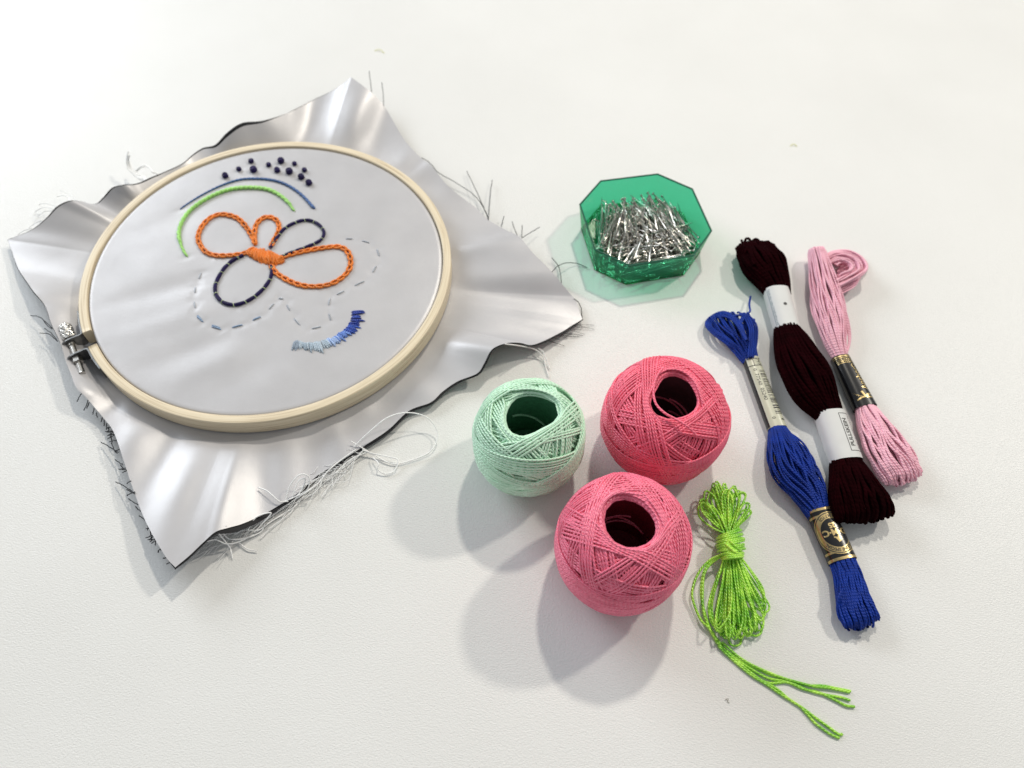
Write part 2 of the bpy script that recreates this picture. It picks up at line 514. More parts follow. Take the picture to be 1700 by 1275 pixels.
    def ringpart(name, t0, t1, r0, r1, mat, sides):
        V, F = [], []
        for t, r_ in ((t0, r0), (t0, r1), (t1, r1), (t1, r0)):
            for j in range(sides):
                a = 2 * PI * j / sides
                V.append(A + ax * t + (e1 * math.cos(a) + e2 * math.sin(a)) * r_)
        for i in range(4):
            for j in range(sides):
                F.append([i * sides + j, i * sides + (j + 1) % sides, ((i + 1) % 4) * sides + (j + 1) % sides, ((i + 1) % 4) * sides + j])
        mesh_np(name, np.array(V), np.array(F), mat, rod, None, False)
    ringpart('collar', s0 + 0.6 * MM, s0 + 2.0 * MM, 1.2 * MM, 1.9 * MM, M['steel'], 20)
    ringpart('nut', s1 + 0.6 * MM, s1 + 3.4 * MM, 1.2 * MM, 2.35 * MM, M['steel'], 6)
build_hoop()

# ------------------------------------------------------------------ cloth
BORDER = [  # x, y, height in mm, how far the black backing shows beyond (mm), corner flag
 (583,128,14,0,1),(612,150,12,0,0),(637,175,9,0,0),(655,205,7,0,0),(675,237,5,0,0),(700,263,5,0,0),(716,275,6,.2,0),(745,310,5,0,0),(790,345,4,0,0),(811,365,4,0,0),(840,382,5,0,0),(862,393,7,0,0),(885,420,8,0,0),(915,450,7,0,0),(945,486,4,0,0),(955,498,3.5,0,0),
 (967,530,2.5,.4,1),(950,540,2.5,.8,0),(929,553,3,1.0,0),(887,572,6,1.2,0),(862,569,9,.8,0),(840,570,12,.5,0),(817,580,12,.6,0),(804,603,9,.9,0),(792,620,7,.9,0),(760,633,5,.9,0),(735,650,4,1.0,0),(715,668,3.5,1.0,0),(679,682,3.5,1.1,0),(644,714,3,1.2,0),(602,742,3,1.1,0),(563,767,3,1.0,0),(524,792,3,.9,0),(489,823,3.5,1.1,0),(468,836,4,1.3,0),(439,853,5,1.9,0),(404,869,7.5,2.2,0),(380,876,9,2.0,0),(358,883,10,1.0,0),(337,901,10,.9,0),(315,922,10.5,1.1,0),
 (291,942,11,.7,1),(273.5,922,10.5,0,0),(242,866,9,0,0),(220,809,8,0,0),(206,767,7,0,0),(189,718,6,0,0),(171,693,6,0,0),(150,668,6.5,0,0),(141,658,7,0,0),(126,643,8,0,0),(118,622,9,0,0),(109,599,10,0,0),(100,569,10,.2,0),(85,537,9,.3,0),(75,508,9,.3,0),(56,484,10,.5,0),(42,464,8,.5,0),(29,443,6,.5,0),
 (13,398,4,.2,1),(53,382,5,.3,0),(79,362,8,.4,0),(97,344,11,.6,0),(118,334,13,.5,0),(138,335,10,.3,0),(159,339,6,.3,0),(173,329,7,.5,0),(188,313,11,.5,0),(206,308,13,.4,0),(229,306,10,.5,0),(253,296,8,.6,0),(273,287,7,.4,0),(303,273,6.5,.4,0),(320,259,6,.5,0),(338,248,6,.7,0),(359,244,8,1.0,0),(379,226,12,1.4,0),(403,210,15,1.3,0),(435,204,14,.8,0),(470,191,11,.2,0),(486,184,10,.3,0),(521,166,8.5,.3,0),(557,148,10,.2,0)]
# pleats: (picture point on the ridge, width in degrees, height in mm, start t, end weight)
PLEATS = [((590,200),3.6,4.5,0.0,.3),((632,225),4.2,-3.0,0.0,.2),((675,258),2.6,2.2,0.0,.4),((716,300),4,-1.5,0,.2),
 ((800,405),2.4,3.6,0,.4),((790,440),2.4,-2.6,0,.2),((860,450),5,2.4,.0,.4),((800,480),2.0,-3.2,0,.1),((805,520),2.6,3.6,0,.4),((770,560),2.5,-2.2,0,.3),((800,585),2.4,2.0,.2,.4),
 ((700,645),3.0,2.0,0,.3),((660,680),3,-1.2,0,.3),((560,735),2.0,1.6,0,.4),((520,735),3.0,-1.2,0,.4),((470,760),2.4,1.6,0,.3),((425,775),2.6,-1.0,0,.3),((375,790),3.0,2.6,0,.4),((345,780),2.2,-1.6,0,.3),((305,820),3.4,4.2,0,.35),((268,760),3,-2.6,0,.2),((230,715),3.4,2.6,.1,.3),((190,668),2.2,-2.6,0,.2),((150,640),4,3.2,.3,.6),
 ((120,590),4.0,-1.6,0,.3),((110,520),5,2.4,0,.4),((100,480),3.5,1.0,0,.3),((85,440),5,-1.2,0,.3),((105,398),3,2.0,0,.3),((130,372),2.2,2.4,0,.3),((153,362),2.0,-1.8,0,.3),((178,335),2.2,-.6,0,.3),((200,330),2.0,2.0,0,.4),((230,315),2.5,-.8,0,.3),((385,235),3,1.5,0,.5),((430,222),2.5,-1.5,0,.5),((470,215),3,1.4,0,.3),((520,195),3,-1.4,0,.3)]
PL = [(ang(p[0], p[1]), RAD(w * 1.4), a * MM * (0.65 if w < 2.7 else 1.0), t0, e) for p, w, a, t0, e in PLEATS]
def pleat(theta, t):
    z = 0.0
    for a, w, h, t0, e in PL:
        d = wrap(theta - a) / w
        if abs(d) < 3:
            tt = min(max((t - t0) / (1 - t0), 0), 1)
            prof = math.sin(min(tt * 1.55, PI / 2)) * (1 - (1 - e) * tt ** 1.5)
            z += h * math.exp(-d * d) * prof
    return z
ZF = 10.6 * MM            # cloth level inside the hoop
def zx(x, y):           # coordinates read off an enlarged view of the flower
    return x * 0.28226 + 280, y * 0.28226 + 240
RUN = [((1040,555),(1085,555)),((1135,565),(1185,580)),((1225,612),(1240,660)),((1222,712),(1198,755)),((1155,802),(1090,832)),((1035,860),(985,885)),((950,900),(940,948)),((942,990),(955,1038)),((900,1070),(838,1085)),((775,1065),(735,1020)),((715,980),(695,940)),((678,908),(645,905)),((622,932),(588,972)),((545,1012),(492,1035)),((440,1060),(370,1078)),((312,1088),(250,1070)),((205,1045),(165,1010)),((158,965),(150,920)),((155,875),(158,835)),((178,793),(192,752))]
_DENTS = [at(*zx(*p), ZF)[:2] for ab in RUN for p in ab]
_DENTS += [at(*zx(*p), ZF)[:2] for p in [(335,190),(415,150),(487,103),(502,155),(590,125),(663,103),(640,158),(712,165),(742,118),(800,155),(782,198),(827,232),(108,662),(738,394),(65,382),(857,380),(440,640),(672,668),(600,715),(505,600),(255,655),(1072,690),(400,945),(840,838)]]
_RIDGES = [((175, 400), (300, 350), 8, -0.35), ((180, 505), (310, 470), 6, -0.5), ((190, 560), (330, 520), 6, 0.3), ((230, 615), (350, 570), 6, -0.45), ((270, 645), (370, 600), 6, 0.4), ((340, 670), (420, 620), 7, -0.35), ((540, 270), (600, 290), 5, -0.3)]
_RIDGES = [(at(*a, ZF)[:2], at(*b, ZF)[:2], w, h) for a, b, w, h in _RIDGES]
def cloth_z(x, y):
    """soft slack in the stretched cloth, with small puckers where needle and thread went through"""
    x, y = np.asarray(x, float), np.asarray(y, float)
    r = np.hypot(x - HC[0], y - HC[1])
    f = np.maximum(0.0, 1 - (r / RI) ** 4)
    z = ZF + 0.12 * MM * np.sin(x * 160 + 1.0) * np.sin(y * 120) * f
    for a, b, w, h in _RIDGES:
        d = b - a; L = np.linalg.norm(d); d = d / L
        sx = (x - a[0]) * d[0] + (y - a[1]) * d[1]
        m = (x - a[0]) * -d[1] + (y - a[1]) * d[0]
        out = np.maximum(np.maximum(-sx, sx - L), 0)
        z = z + h * MM * np.exp(-(m / (w * MM)) ** 2) * np.exp(-(out / 0.012) ** 2) * f
    for k, p in enumerate(_DENTS):
        dx, dy = x - p[0], y - p[1]
        c, s_ = math.cos(k * 1.7), math.sin(k * 1.7)
        u, v = dx * c + dy * s_, -dx * s_ + dy * c
        q2 = (u / (3.2 * MM)) ** 2 + (v / (1.4 * MM)) ** 2
        z = z - 0.26 * MM * np.exp(-q2) * (1 - 0.4 * np.cos(v / (1.1 * MM)))
    return z

def build_cloth():
    root = thing('embroidered_cloth', 'square silver satin cloth with frayed wavy edges and a stitched flower, in the hoop', 'fabric', (HC[0], HC[1], 0))
    nb = len(BORDER)
    # resample border, keeping corners sharp: chord-length sampling between controls, smoothing inside each side
    corners = [i for i, b in enumerate(BORDER) if b[4]]
    rows = []
    for ci, c in enumerate(corners):
        nx = corners[(ci + 1) % len(corners)]
        idx = list(range(c, nx + 1)) if nx > c else list(range(c, nb)) + list(range(0, nx + 1))
        P = np.array([BORDER[i][:4] for i in idx], float)
        rows.append(smooth_path(P, 230)[:-1])
    R = np.vstack(rows)          # px, py, z, backing
    n = len(R)
    Bp = np.zeros((n, 3)); th = np.zeros(n)
    for i in range(n):
        z = R[i, 2] * MM
        th[i] = 0
        p = at(R[i, 0], R[i, 1], z)
        t_ = math.atan2(p[1] - HC[1], p[0] - HC[0])
        z2 = max(z + pleat(t_, 1.0), 1.2 * MM)
        Bp[i] = at(R[i, 0], R[i, 1], z2)
        th[i] = math.atan2(Bp[i, 1] - HC[1], Bp[i, 0] - HC[0])
    # clockwise order -> unwrap angles
    thu = np.unwrap(th)
    inner_r = list(np.linspace(0.01, 0.975, 96)) + [0.985]
    prof = [(RI - 1.2 * MM, ZF), (RI - 0.55 * MM, ZF - 0.25 * MM), (RI - 0.30 * MM, ZF - 1.0 * MM), (RI - 0.3 * MM, HB + 1 * MM), (RI, HB - 0.4 * MM), (RO - 1.0 * MM, HB - 0.7 * MM), (RO, HB - 0.6 * MM)]
    NTq = 44
    V = []
    for i in range(n):
        c, s = math.cos(thu[i]), math.sin(thu[i])
        rv = np.array(inner_r) * (RI - 1.2 * MM)
        xs, ys = HC[0] + rv * c, HC[1] + rv * s
        V.extend(zip(xs, ys, cloth_z(xs, ys)))
        for r, z in prof:
            V.append((HC[0] + r * c, HC[1] + r * s, z))
        p0 = np.array([HC[0] + RO * c, HC[1] + RO * s, HB - 0.6 * MM])
        for k in range(1, NTq + 1):
            t = k / NTq
            p = p0 * (1 - t) + Bp[i] * t
            zb = Bp[i, 2] - pleat(thu[i], 1.0)
            ease = t ** 1.3 * 0.6 + 0.4 * (1 - (1 - t) ** 2)
            z = p0[2] * (1 - ease) + zb * ease + pleat(thu[i], t)
            # fine secondary puckers near the ring
            z += 0.12 * MM * math.sin(thu[i] * 31 + 1.3 * math.sin(thu[i] * 7)) * math.exp(-((t - 0.25) / 0.22) ** 2)
            if k == NTq: z = Bp[i, 2]
            V.append((p[0], p[1], max(z, 0.7 * MM)))
    K = len(inner_r) + len(prof) + NTq
    V = np.array(V)
    i = np.arange(n)[:, None]; j = np.arange(K - 1)[None]
    i2 = (i + 1) % n
    F = np.stack([i * K + j, i * K + j + 1, i2 * K + j + 1, i2 * K + j], -1).reshape(-1, 4)
    cl = mesh_np('satin_front', V, F, M['satin'], root)
    # centre cap
    bm = bmesh.new(); bm.from_mesh(cl.data); bm.verts.ensure_lookup_table()
    bm.faces.new([bm.verts[q * K] for q in range(n)])
    bmesh.ops.recalc_face_normals(bm, faces=bm.faces[:])
    bm.to_mesh(cl.data); bm.free()
    for p in cl.data.polygons: p.use_smooth = True
    # black backing: 0.4 mm below, reaching beyond the front where the photo shows it
    Vb, K2 = [], NTq + 2
    for q in range(n):
        base = q * K + len(inner_r) + len(prof) - 1
        d = V[q * K + K - 1] - V[q * K + K - 4]; d[2] *= 0.3; d /= np.linalg.norm(d)
        for k in range(NTq + 1):
            Vb.append(V[base + k] - np.array([0, 0, 0.35 * MM]))
        Vb[-1] = V[base + NTq] - d * 0.5 * MM - np.array([0, 0, 0.4 * MM])
        e = R[q, 3] * MM * (1.9 if q >= 3 * 229 else 1.0)
        last = V[base + NTq] + d * (e if e > 0.05 * MM else -0.4 * MM) - np.array([0, 0, (0.35 * MM + e * 0.25) if q < 3 * 229 else 0.1 * MM])
        last[2] = max(last[2], 0.4 * MM)
        Vb.append(last)
    j = np.arange(K2 - 1)[None]
    Fb = np.stack([i * K2 + j, i2 * K2 + j, i2 * K2 + j + 1, i * K2 + j + 1], -1).reshape(-1, 4)
    mesh_np('black_backing', np.array(Vb), Fb, M['backing'], root)
    return root
CLOTH = build_cloth()

# ------------------------------------------------------------------ stitches
def on_cloth(px, py, lift):
    p = at(px, py, ZF)
    z = float(cloth_z(p[0], p[1]))
    p = at(px, py, z)
    p[2] += lift
    return p
def stitch(name, a, b, r, mat, lift=None, bow=0.25, sides=6, n=7):
    """one thread lying on the cloth, its two ends diving into it"""
    A, B = on_cloth(*a, 0), on_cloth(*b, 0)
    t = np.linspace(0, 1, n)
    P = A[None] * (1 - t[:, None]) + B[None] * t[:, None]
    P[:, 2] += (r * 0.75 if lift is None else lift) - 1.5 * r * np.abs(2 * t - 1) ** 5
    rad = r * (1 - 0.55 * np.abs(2 * t - 1) ** 6)
    return tubes(name, [P], r, mat, CLOTH, sides=sides, radii=[rad])

def build_stitches():
    petal_l = [(505,612),(440,645),(360,655),(280,655),(220,635),(185,590),(175,545),(195,490),(240,440),(300,415),(360,420),(410,440),(450,480),(485,530),(512,590)]
    petal_s = [(510,592),(505,530),(520,470),(560,435),(605,432),(640,455),(650,500),(630,550),(600,605)]
    petal_r = [(668,665),(740,645),(830,625),(920,610),(1000,605),(1050,630),(1072,690),(1055,750),(1000,800),(930,830),(840,838),(760,825),(690,795),(630,755),(602,712)]
    for pts in (petal_l, petal_s, petal_r):
        P = P_ = smooth_path(np.array([zx(*p) for p in pts]), 400)
        # walk with ~3.1 mm links of chain stitch
        W3 = np.array([on_cloth(x, y, 0) for x, y in P])
        L = np.r_[0, np.cumsum(np.linalg.norm(np.diff(W3, axis=0), axis=1))]
        m = int(L[-1] / (3.5 * MM))
        for k in range(m):
            s0, s1 = L[-1] * k / m, L[-1] * (k + 1.18) / m
            q = np.array([[np.interp(s, L, W3[:, d]) for d in range(3)] for s in np.linspace(s0, min(s1, L[-1]), 8)])
            T = np.gradient(q, axis=0); T /= np.linalg.norm(T, axis=1)[:, None]
            sd = np.cross(T, [0, 0, 1.0])
            wv = 0.92 * MM * np.sin(np.linspace(0.12, 1, 8) * PI) ** 0.7 * random.uniform(.85, 1.15)
            lo = np.vstack([q + sd * wv[:, None], (q - sd * wv[:, None])[::-1]])
            f = np.r_[np.linspace(0, 1, 8), np.linspace(1, 0, 8)]
            lo[:, 2] += 0.35 * MM + 0.45 * MM * f
            tubes('chain_stitch', [lo], 0.6 * MM, M['orange'], CLOTH, sides=6, closed=True)
    # couched navy petals: one thick laid thread each, tied down by pale stitches
    up = [(598,612),(640,550),(680,500),(740,465),(800,448),(850,455),(895,485),(915,525),(895,565),(850,590),(790,615),(720,640),(668,662)]
    lo = [(440,655),(380,685),(330,730),(295,785),(275,840),(285,895),(330,935),(400,945),(480,915),(550,860),(595,800),(608,750),(603,715)]
    for pts, r in ((up, 0.85), (lo, 0.95)):
        P = smooth_path(np.array([zx(*p) for p in pts]), 90)
        W3 = np.array([on_cloth(x, y, 0.55 * MM) for x, y in P])
        nt = 12
        pos = [int(90 * (k + 0.6) / nt) for k in range(nt)]
        rad = np.full(90, r * MM)
        for q in pos:
            rad[max(0, q - 1):q + 2] *= 0.82
        tubes('laid_thread', [W3], r * MM, M['navy'], CLOTH, sides=9, radii=[rad])
        for q in pos:
            T = W3[min(q + 1, 89)] - W3[max(q - 1, 0)]; T /= np.linalg.norm(T)
            sd = np.cross(T, [0, 0, 1.0])
            a = np.linspace(-1, 1, 7)
            tp = W3[q] + sd[None] * (a[:, None] * r * 1.15 * MM) + np.array([0, 0, 1.0]) * ((1 - a[:, None] ** 2) * 1.15 * r * MM - 0.35 * MM) + T[None] * a[:, None] * 0.25 * MM
            tubes('tie_stitch', [tp], 0.2 * MM, M['tie'], CLOTH, sides=5)
    # satin-stitched centre
    cx, cy = 568, 660
    for layer in range(2):
        for k in range(36):
            f = -1 + 2 * (k + 0.5) / 36
            hx = 104 * f
            hy = 50 * math.sqrt(max(0.05, 1 - f * f)) * random.uniform(.82, 1.1)
            off = 0.17 * hx + layer * random.uniform(-8, 8)
            sl = 17 if layer == 0 else -6 + random.uniform(-10, 14)
            lo_, hi_ = (cx + hx - sl, cy + off - hy), (cx + hx + sl, cy + off + hy)
            if layer == 1:
                c_ = random.uniform(-.3, .3) * hy
                lo_, hi_ = (cx + hx - sl, cy + off + c_ - hy * .6), (cx + hx + sl, cy + off + c_ + hy * .6)
            stitch('satin_stitch', zx(*lo_), zx(*hi_), 0.45 * MM, M['orange'], lift=(0.4 + 0.5 * layer + random.uniform(0, .6)) * MM)
    # french knots
    for x, y, s in [(335,190,18),(415,150,15),(487,103,16),(502,155,21),(590,125,15),(663,103,20),(640,158,18),(712,165,21),(742,118,14),(800,155,15),(782,198,19),(827,232,19)]:
        c = on_cloth(*zx(x, y), 0)
        r = s * 0.28226 * 0.34 * MM * 0.84
        a = np.linspace(0, 2 * PI * 2.6, 44)
        rr = r * (0.62 - 0.05 * a / a[-1])
        P = np.stack([c[0] + rr * np.cos(a + s), c[1] + rr * np.sin(a + s), c[2] + r * 0.25 + r * 0.9 * a / a[-1]], 1)
        P = np.vstack([P, c + [0, 0, r * 1.1], c + [0, 0, r * .3]])
        tubes('french_knot', [P], r * 0.56, M['navy'], CLOTH, sides=7)
    # stem-stitch arcs
    def stem(pts, rfun, mat, step, name):
        P = smooth_path(np.array([zx(*p) for p in pts]), 400)
        d = np.r_[0, np.cumsum(np.linalg.norm(np.diff(P, axis=0), axis=1))]
        m = int(d[-1] / step)
        for k in range(m):
            f = (k + .5) / m
            ss = (d[-1] * k / m, min(d[-1], d[-1] * (k + 1.7) / m))
            a = [np.interp(ss[0], d, P[:, q]) for q in (0, 1)]
            b = [np.interp(ss[1], d, P[:, q]) for q in (0, 1)]
            t = np.array(b) - a; nn = np.array([-t[1], t[0]]) / (np.linalg.norm(t) + 1e-9)
            r = rfun(f) * MM
            w = r / (0.3 * MM) * 0.55
            stitch(name, a + nn * w, b - nn * w, r, mat, lift=r * 0.9)
    stem([(65,382),(150,325),(240,275),(330,235),(420,208),(500,203),(590,208),(670,228),(740,265),(800,315),(857,380)], lambda f: 0.30 + 0.42 * f, M['stitch_blue'], 7, 'stem_stitch')
    stem([(108,662),(75,600),(60,540),(70,480),(110,410),(180,350),(270,300),(360,268),(450,258),(540,260),(600,272),(660,305),(705,345),(738,394)], lambda f: 0.84 if 0.08 < f < 0.95 else 0.6, M['stitch_green'], 8, 'stem_stitch')
    # running stitch
    for k, (a, b) in enumerate(RUN):
        blue = 12 < k < 17
        stitch('running_stitch', zx(*a), zx(*b), (0.42 if blue else 0.34) * MM, M['pale_blue'] if blue else M['pale'])
        if k in (15, 16):
            stitch('running_stitch', zx(a[0] - 6, a[1] - 8), zx(b[0] + 2, b[1] - 9), 0.36 * MM, M['pale_blue'])
    # blue shaded fringe of straight stitches
    f_ = lambda p: (480 + p[0] * 0.08235, 500 + p[1] * 0.08235)
    inn = smooth_path(np.array([f_(p) for p in [(110,785),(250,815),(400,830),(600,800),(840,740),(1000,650),(1150,530),(1230,400),(1265,215)]]), 200)
    out = smooth_path(np.array([f_(p) for p in [(40,1000),(200,985),(350,1010),(640,1040),(900,935),(1080,830),(1330,660),(1480,470),(1520,170)]]), 200)
    ns = 58
    for k in range(ns):
        i = int(199 * (k + .5) / ns)
        g = k / ns
        ci = 0 if g < 0.07 else 1 if g < .16 else 2 if g < .44 else 3 if g < .55 else 4 if g < .70 else 5 if g < .82 else 6
        if random.random() < .25 and g > .07:
            ci = max(1, min(6, ci + random.choice((-1, 1))))
        ln = random.uniform(.72, 1.12)
        a = inn[i] + RNG.normal(0, .8, 2); b = inn[i] + (out[i] - inn[i]) * ln + RNG.normal(0, .8, 2)
        stitch('straight_stitch', a, b, 0.43 * MM, M['grad%d' % ci], lift=random.uniform(.3, .75) * MM)
build_stitches()

# ------------------------------------------------------------------ frayed threads on the cloth's edges
def fray():
    D = [  # dark threads: picture points with heights in mm
     [(613,118,15),(615,136,13),(617,153,12)],[(634,137,12),(636,156,10),(637,176,9)],
     [(775,284,2),(784,303,3),(794,324,4),(811,365,4)],[(817,299,2),(813,333,3),(811,366,4)],[(837,359,3),(832,376,4)],
     [(850,368,3),(854,379,4),(859,392,6)],[(867,374,4),(866,394,7)],[(896,377,4),(881,386,5),(866,395,7)],
     [(916,428,2),(926,440,2),(930,452,3),(932,471,4)],[(916,452,6),(927,441,5),(943,436,3),(960,438,1),(975,444,.6)],
     [(700,262,5),(715,271,5),(725,285,4),(754,302,3),(786,323,2),(800,340,2),(810,360,4)],[(953,496,4),(961,503,3),(965,515,2),(967,530,2.5)],
     [(51,524,4),(62,525,6),(72,531,8),(87,545,9)],[(72,531,7),(78,540,8),(86,546,9)],[(66,553,5),(80,554,7),(88,560,9),(96,567,10)],[(74,545,5),(85,553,7),(95,565,10)],
     [(128,667,3),(131,660,5),(136,653,7)],[(139,681,3),(143,674,5),(146,664,6)],[(144,678,3),(148,668,6)],[(154,688,3),(156,678,6)],[(161,693,4),(160,685,6)],
     [(168,700,3),(170,693,6)],[(173,707,3),(173,697,6)],[(177,713,3),(177,703,6)],[(181,718,3),(180,709,6)],[(186,736,3),(184,722,6),(184,715,6)],
     [(168,734,2),(180,741,4),(197,751,7)],[(191,763,3),(204,772,7)],[(200,772,4),(206,780,7)],[(192,800,2),(205,806,5),(220,816,8)],[(213,828,3),(229,838,8)],[(225,841,4),(233,849,8)],[(231,856,4),(242,864,9)],[(210,813,4),(224,820,8)],
     [(245,880,4),(247,869,9)],[(252,898,3),(250,885,7),(248,874,9)],[(258,905,3),(259,890,9)],[(267,914,4),(268,903,10)],[(277,923,5),(272,916,8),(271,909,10)],[(195,753,5),(190,748,6),(185,735,6)]]
    for k in range(24):      # short cut ends down the lower left edge
        f = random.random()
        x0, y0 = (141 + 150 * f, 660 + 280 * f) if f > .05 else (120, 640)
        # nearest border point on that side
        bx, by, bz = min(((b[0], b[1], b[2]) for b in BORDER[41:56]), key=lambda b: abs(b[1] - y0))
        nxt = min((b for b in BORDER[41:56] if b[1] > by), key=lambda b: b[1], default=None)
        if nxt is not None:
            g = random.random(); bx, by, bz = bx + (nxt[0] - bx) * g, by + (nxt[1] - by) * g, bz + (nxt[2] - bz) * g
        l = random.uniform(6, 15); a_ = random.uniform(2.0, 3.3)
        D.append([(bx + l * math.cos(a_), by + l * math.sin(a_) * .8, max(1, bz - 4)), (bx + .5 * l * math.cos(a_ + .2), by + .4 * l * math.sin(a_), bz - 1.5), (bx + 1, by, bz)])
    for k, d in enumerate(D):
        P = smooth_path(P3(d, 0), 14)
        P[1:-1] += RNG.normal(0, .08 * MM, (12, 3))
        tubes('frayed_thread', [P], 0.20 * MM, M['dark_thread'], CLOTH, sides=5)
    # fine dark hairs at the right corner and along the lower right edge
    for k in range(14):
        x, y = 900 + 60 * random.random(), 0
        y = 530 + (967 - x) * 0.52
        P = P3([(x - 6, y + 1, 3), (x + random.uniform(6, 14), y + random.uniform(2, 8), 1.5), (x + random.uniform(16, 34), y + random.uniform(4, 14), .5)], 0)
        tubes('frayed_thread', [smooth_path(P, 9)], 0.09 * MM, M['dark_thread'], CLOTH, sides=4)
    z4 = lambda x, y, z=1.5: (150 + x * .3529, 640 + y * .3529, z)
    Wt = [
     [z4(1240,290,4),z4(1300,230,7),z4(1400,150,10),z4(1500,128,9),z4(1590,155,6),z4(1635,230,3),z4(1600,310,1.5),z4(1500,355,1),z4(1420,368,1),z4(1340,330,1.5),z4(1280,300,3)],
     [z4(1285,305,3),z4(1330,320,2),z4(1400,335,2),z4(1447,350,2),z4(1432,400,1),z4(1390,416,1),z4(1352,395,2),z4(1355,365,3),z4(1330,340,2)],
     [z4(920,535,6),z4(940,470,9),z4(985,420,11),z4(1028,430,10),z4(1020,490,6),z4(960,525,4),z4(900,550,4)],
     [z4(950,520,6),z4(980,450,9),z4(1010,440,9),z4(1000,480,6),z4(960,540,3)],
     [z4(790,480,6),z4(830,495,7),z4(860,520,7),z4(890,545,6),z4(930,545,4)],
     [z4(1290,300,3),z4(1200,380,2),z4(1100,440,2),z4(1000,510,2),z4(900,580,2),z4(800,650,2)],
     [z4(1310,310,2),z4(1220,350,3),z4(1130,430,2),z4(1040,480,1),z4(960,570,1.5),z4(880,620,1),z4(780,690,1)],
     [z4(1250,300,4),z4(1180,350,4),z4(1120,400,4),z4(1060,470,3),z4(940,550,3),z4(840,610,3),z4(760,680,2)],
     [z4(640,660,10),z4(620,680,8),z4(650,720,4),z4(720,720,2),z4(800,690,1),z4(820,650,2)],
     [z4(600,690,9),z4(640,740,4),z4(660,770,2),z4(668,812,1)],[z4(540,735,9),z4(590,725,7),z4(640,745,4),z4(700,735,2),z4(770,700,1)],
     [z4(740,680,4),z4(780,620,6),z4(850,600,6),z4(800,660,3),z4(770,690,2)],
     [z4(700,740,1),z4(740,770,1),z4(785,778,1)],[z4(680,700,3),z4(720,680,3),z4(790,680,2),z4(850,640,1.5),z4(920,600,1)],
     [z4(1225,262,5),z4(1255,280,4),z4(1290,300,3),z4(1320,320,2)],
     [(838,571,13),(862,574,8),(888,580,4),(901,592,2),(905,606,1),(911,626,.6)],[(893,578,3),(902,585,3),(908,600,1.5),(912,612,.6)],
     [z4(860,570,4),z4(830,600,4),z4(760,640,4),z4(690,690,3),z4(610,700,5)],[z4(1100,420,3),z4(1060,500,2),z4(980,540,1),z4(940,600,1),z4(860,660,1),z4(800,720,.8)]]
    for d in Wt:
        P = smooth_path(P3(d, 0), 60)
        P[:, 2] = np.maximum(P[:, 2], 0.3 * MM)
        tubes('loose_thread', [P], 0.28 * MM, M['white_thread'], CLOTH, sides=5)
    # cobweb of thin fibres between them
    fib = []
    for k in range(100):
        f = random.random()
        x, y = 1290 - 700 * f, 310 + 400 * f
        p = np.array([x, y], float); pts = []
        d_ = np.array([-0.86, 0.5]) * random.uniform(25, 60)
        for q in range(5):
            pts.append(z4(p[0], p[1], max(.4, 3.2 - q * .4 + random.uniform(-.8, .8))))
            p = p + d_ + RNG.normal(0, 17, 2) + np.array([2, 5])
        fib.append(smooth_path(P3(pts, 0), 22))
    o = tubes('fluff', fib, 0.11 * MM, M['white_thread'], CLOTH, sides=4); o['kind'] = 'stuff'
    # white tuft and threads on the upper left edge
    z7 = lambda x, y, z=2: (180 + x * .0941, 240 + y * .0941, z)
    for k in range(9):
        j = lambda s: random.uniform(-s, s)
        d = [z7(370 + j(30), 140 + j(60), 12), z7(345 + j(30), 260 + j(30), 10), z7(370 + j(40), 400 + j(40), 8), z7(450 + j(40), 510 + j(50), 7), z7(580 + j(50), 590 + j(60), 7), z7(680 + j(40), 640 + j(30), 8)]
        if k % 3 == 2:
            d = [z7(480 + j(40), 500 + j(40), 7), z7(580 + j(30), 400 + j(40), 9), z7(680 + j(30), 400 + j(40), 9), z7(780 + j(20), 480 + j(30), 9), z7(860 + j(30), 520 + j(20), 8)]
        tubes('loose_thread', [smooth_path(P3(d, 0), 30)], 0.3 * MM, M['white_thread'], CLOTH, sides=5)
    z1 = lambda x, y, z=2: (x * .2941, 100 + y * .2941, z)
    for d in [[z1(330,830,10),z1(270,810,6),z1(225,812,3),(66,342,1)],[z1(320,850,9),z1(260,830,5),z1(205,850,2),z1(192,880,1)],[z1(400,800,12),z1(370,765,9),z1(320,770,5)],[z1(440,800,11),z1(410,770,10),z1(360,742,6),z1(340,738,4)],[z1(270,890,8),z1(230,870,4),z1(200,870,2)],[z1(180,950,5),z1(140,960,3),z1(100,985,1)],[z1(240,905,6),z1(200,920,3),z1(160,950,1)],[z1(300,850,9),z1(250,855,5),z1(215,880,2)]]:
        tubes('loose_thread', [smooth_path(P3(d, 0), 20)], 0.17 * MM, M['white_thread'], CLOTH, sides=5)
fray()

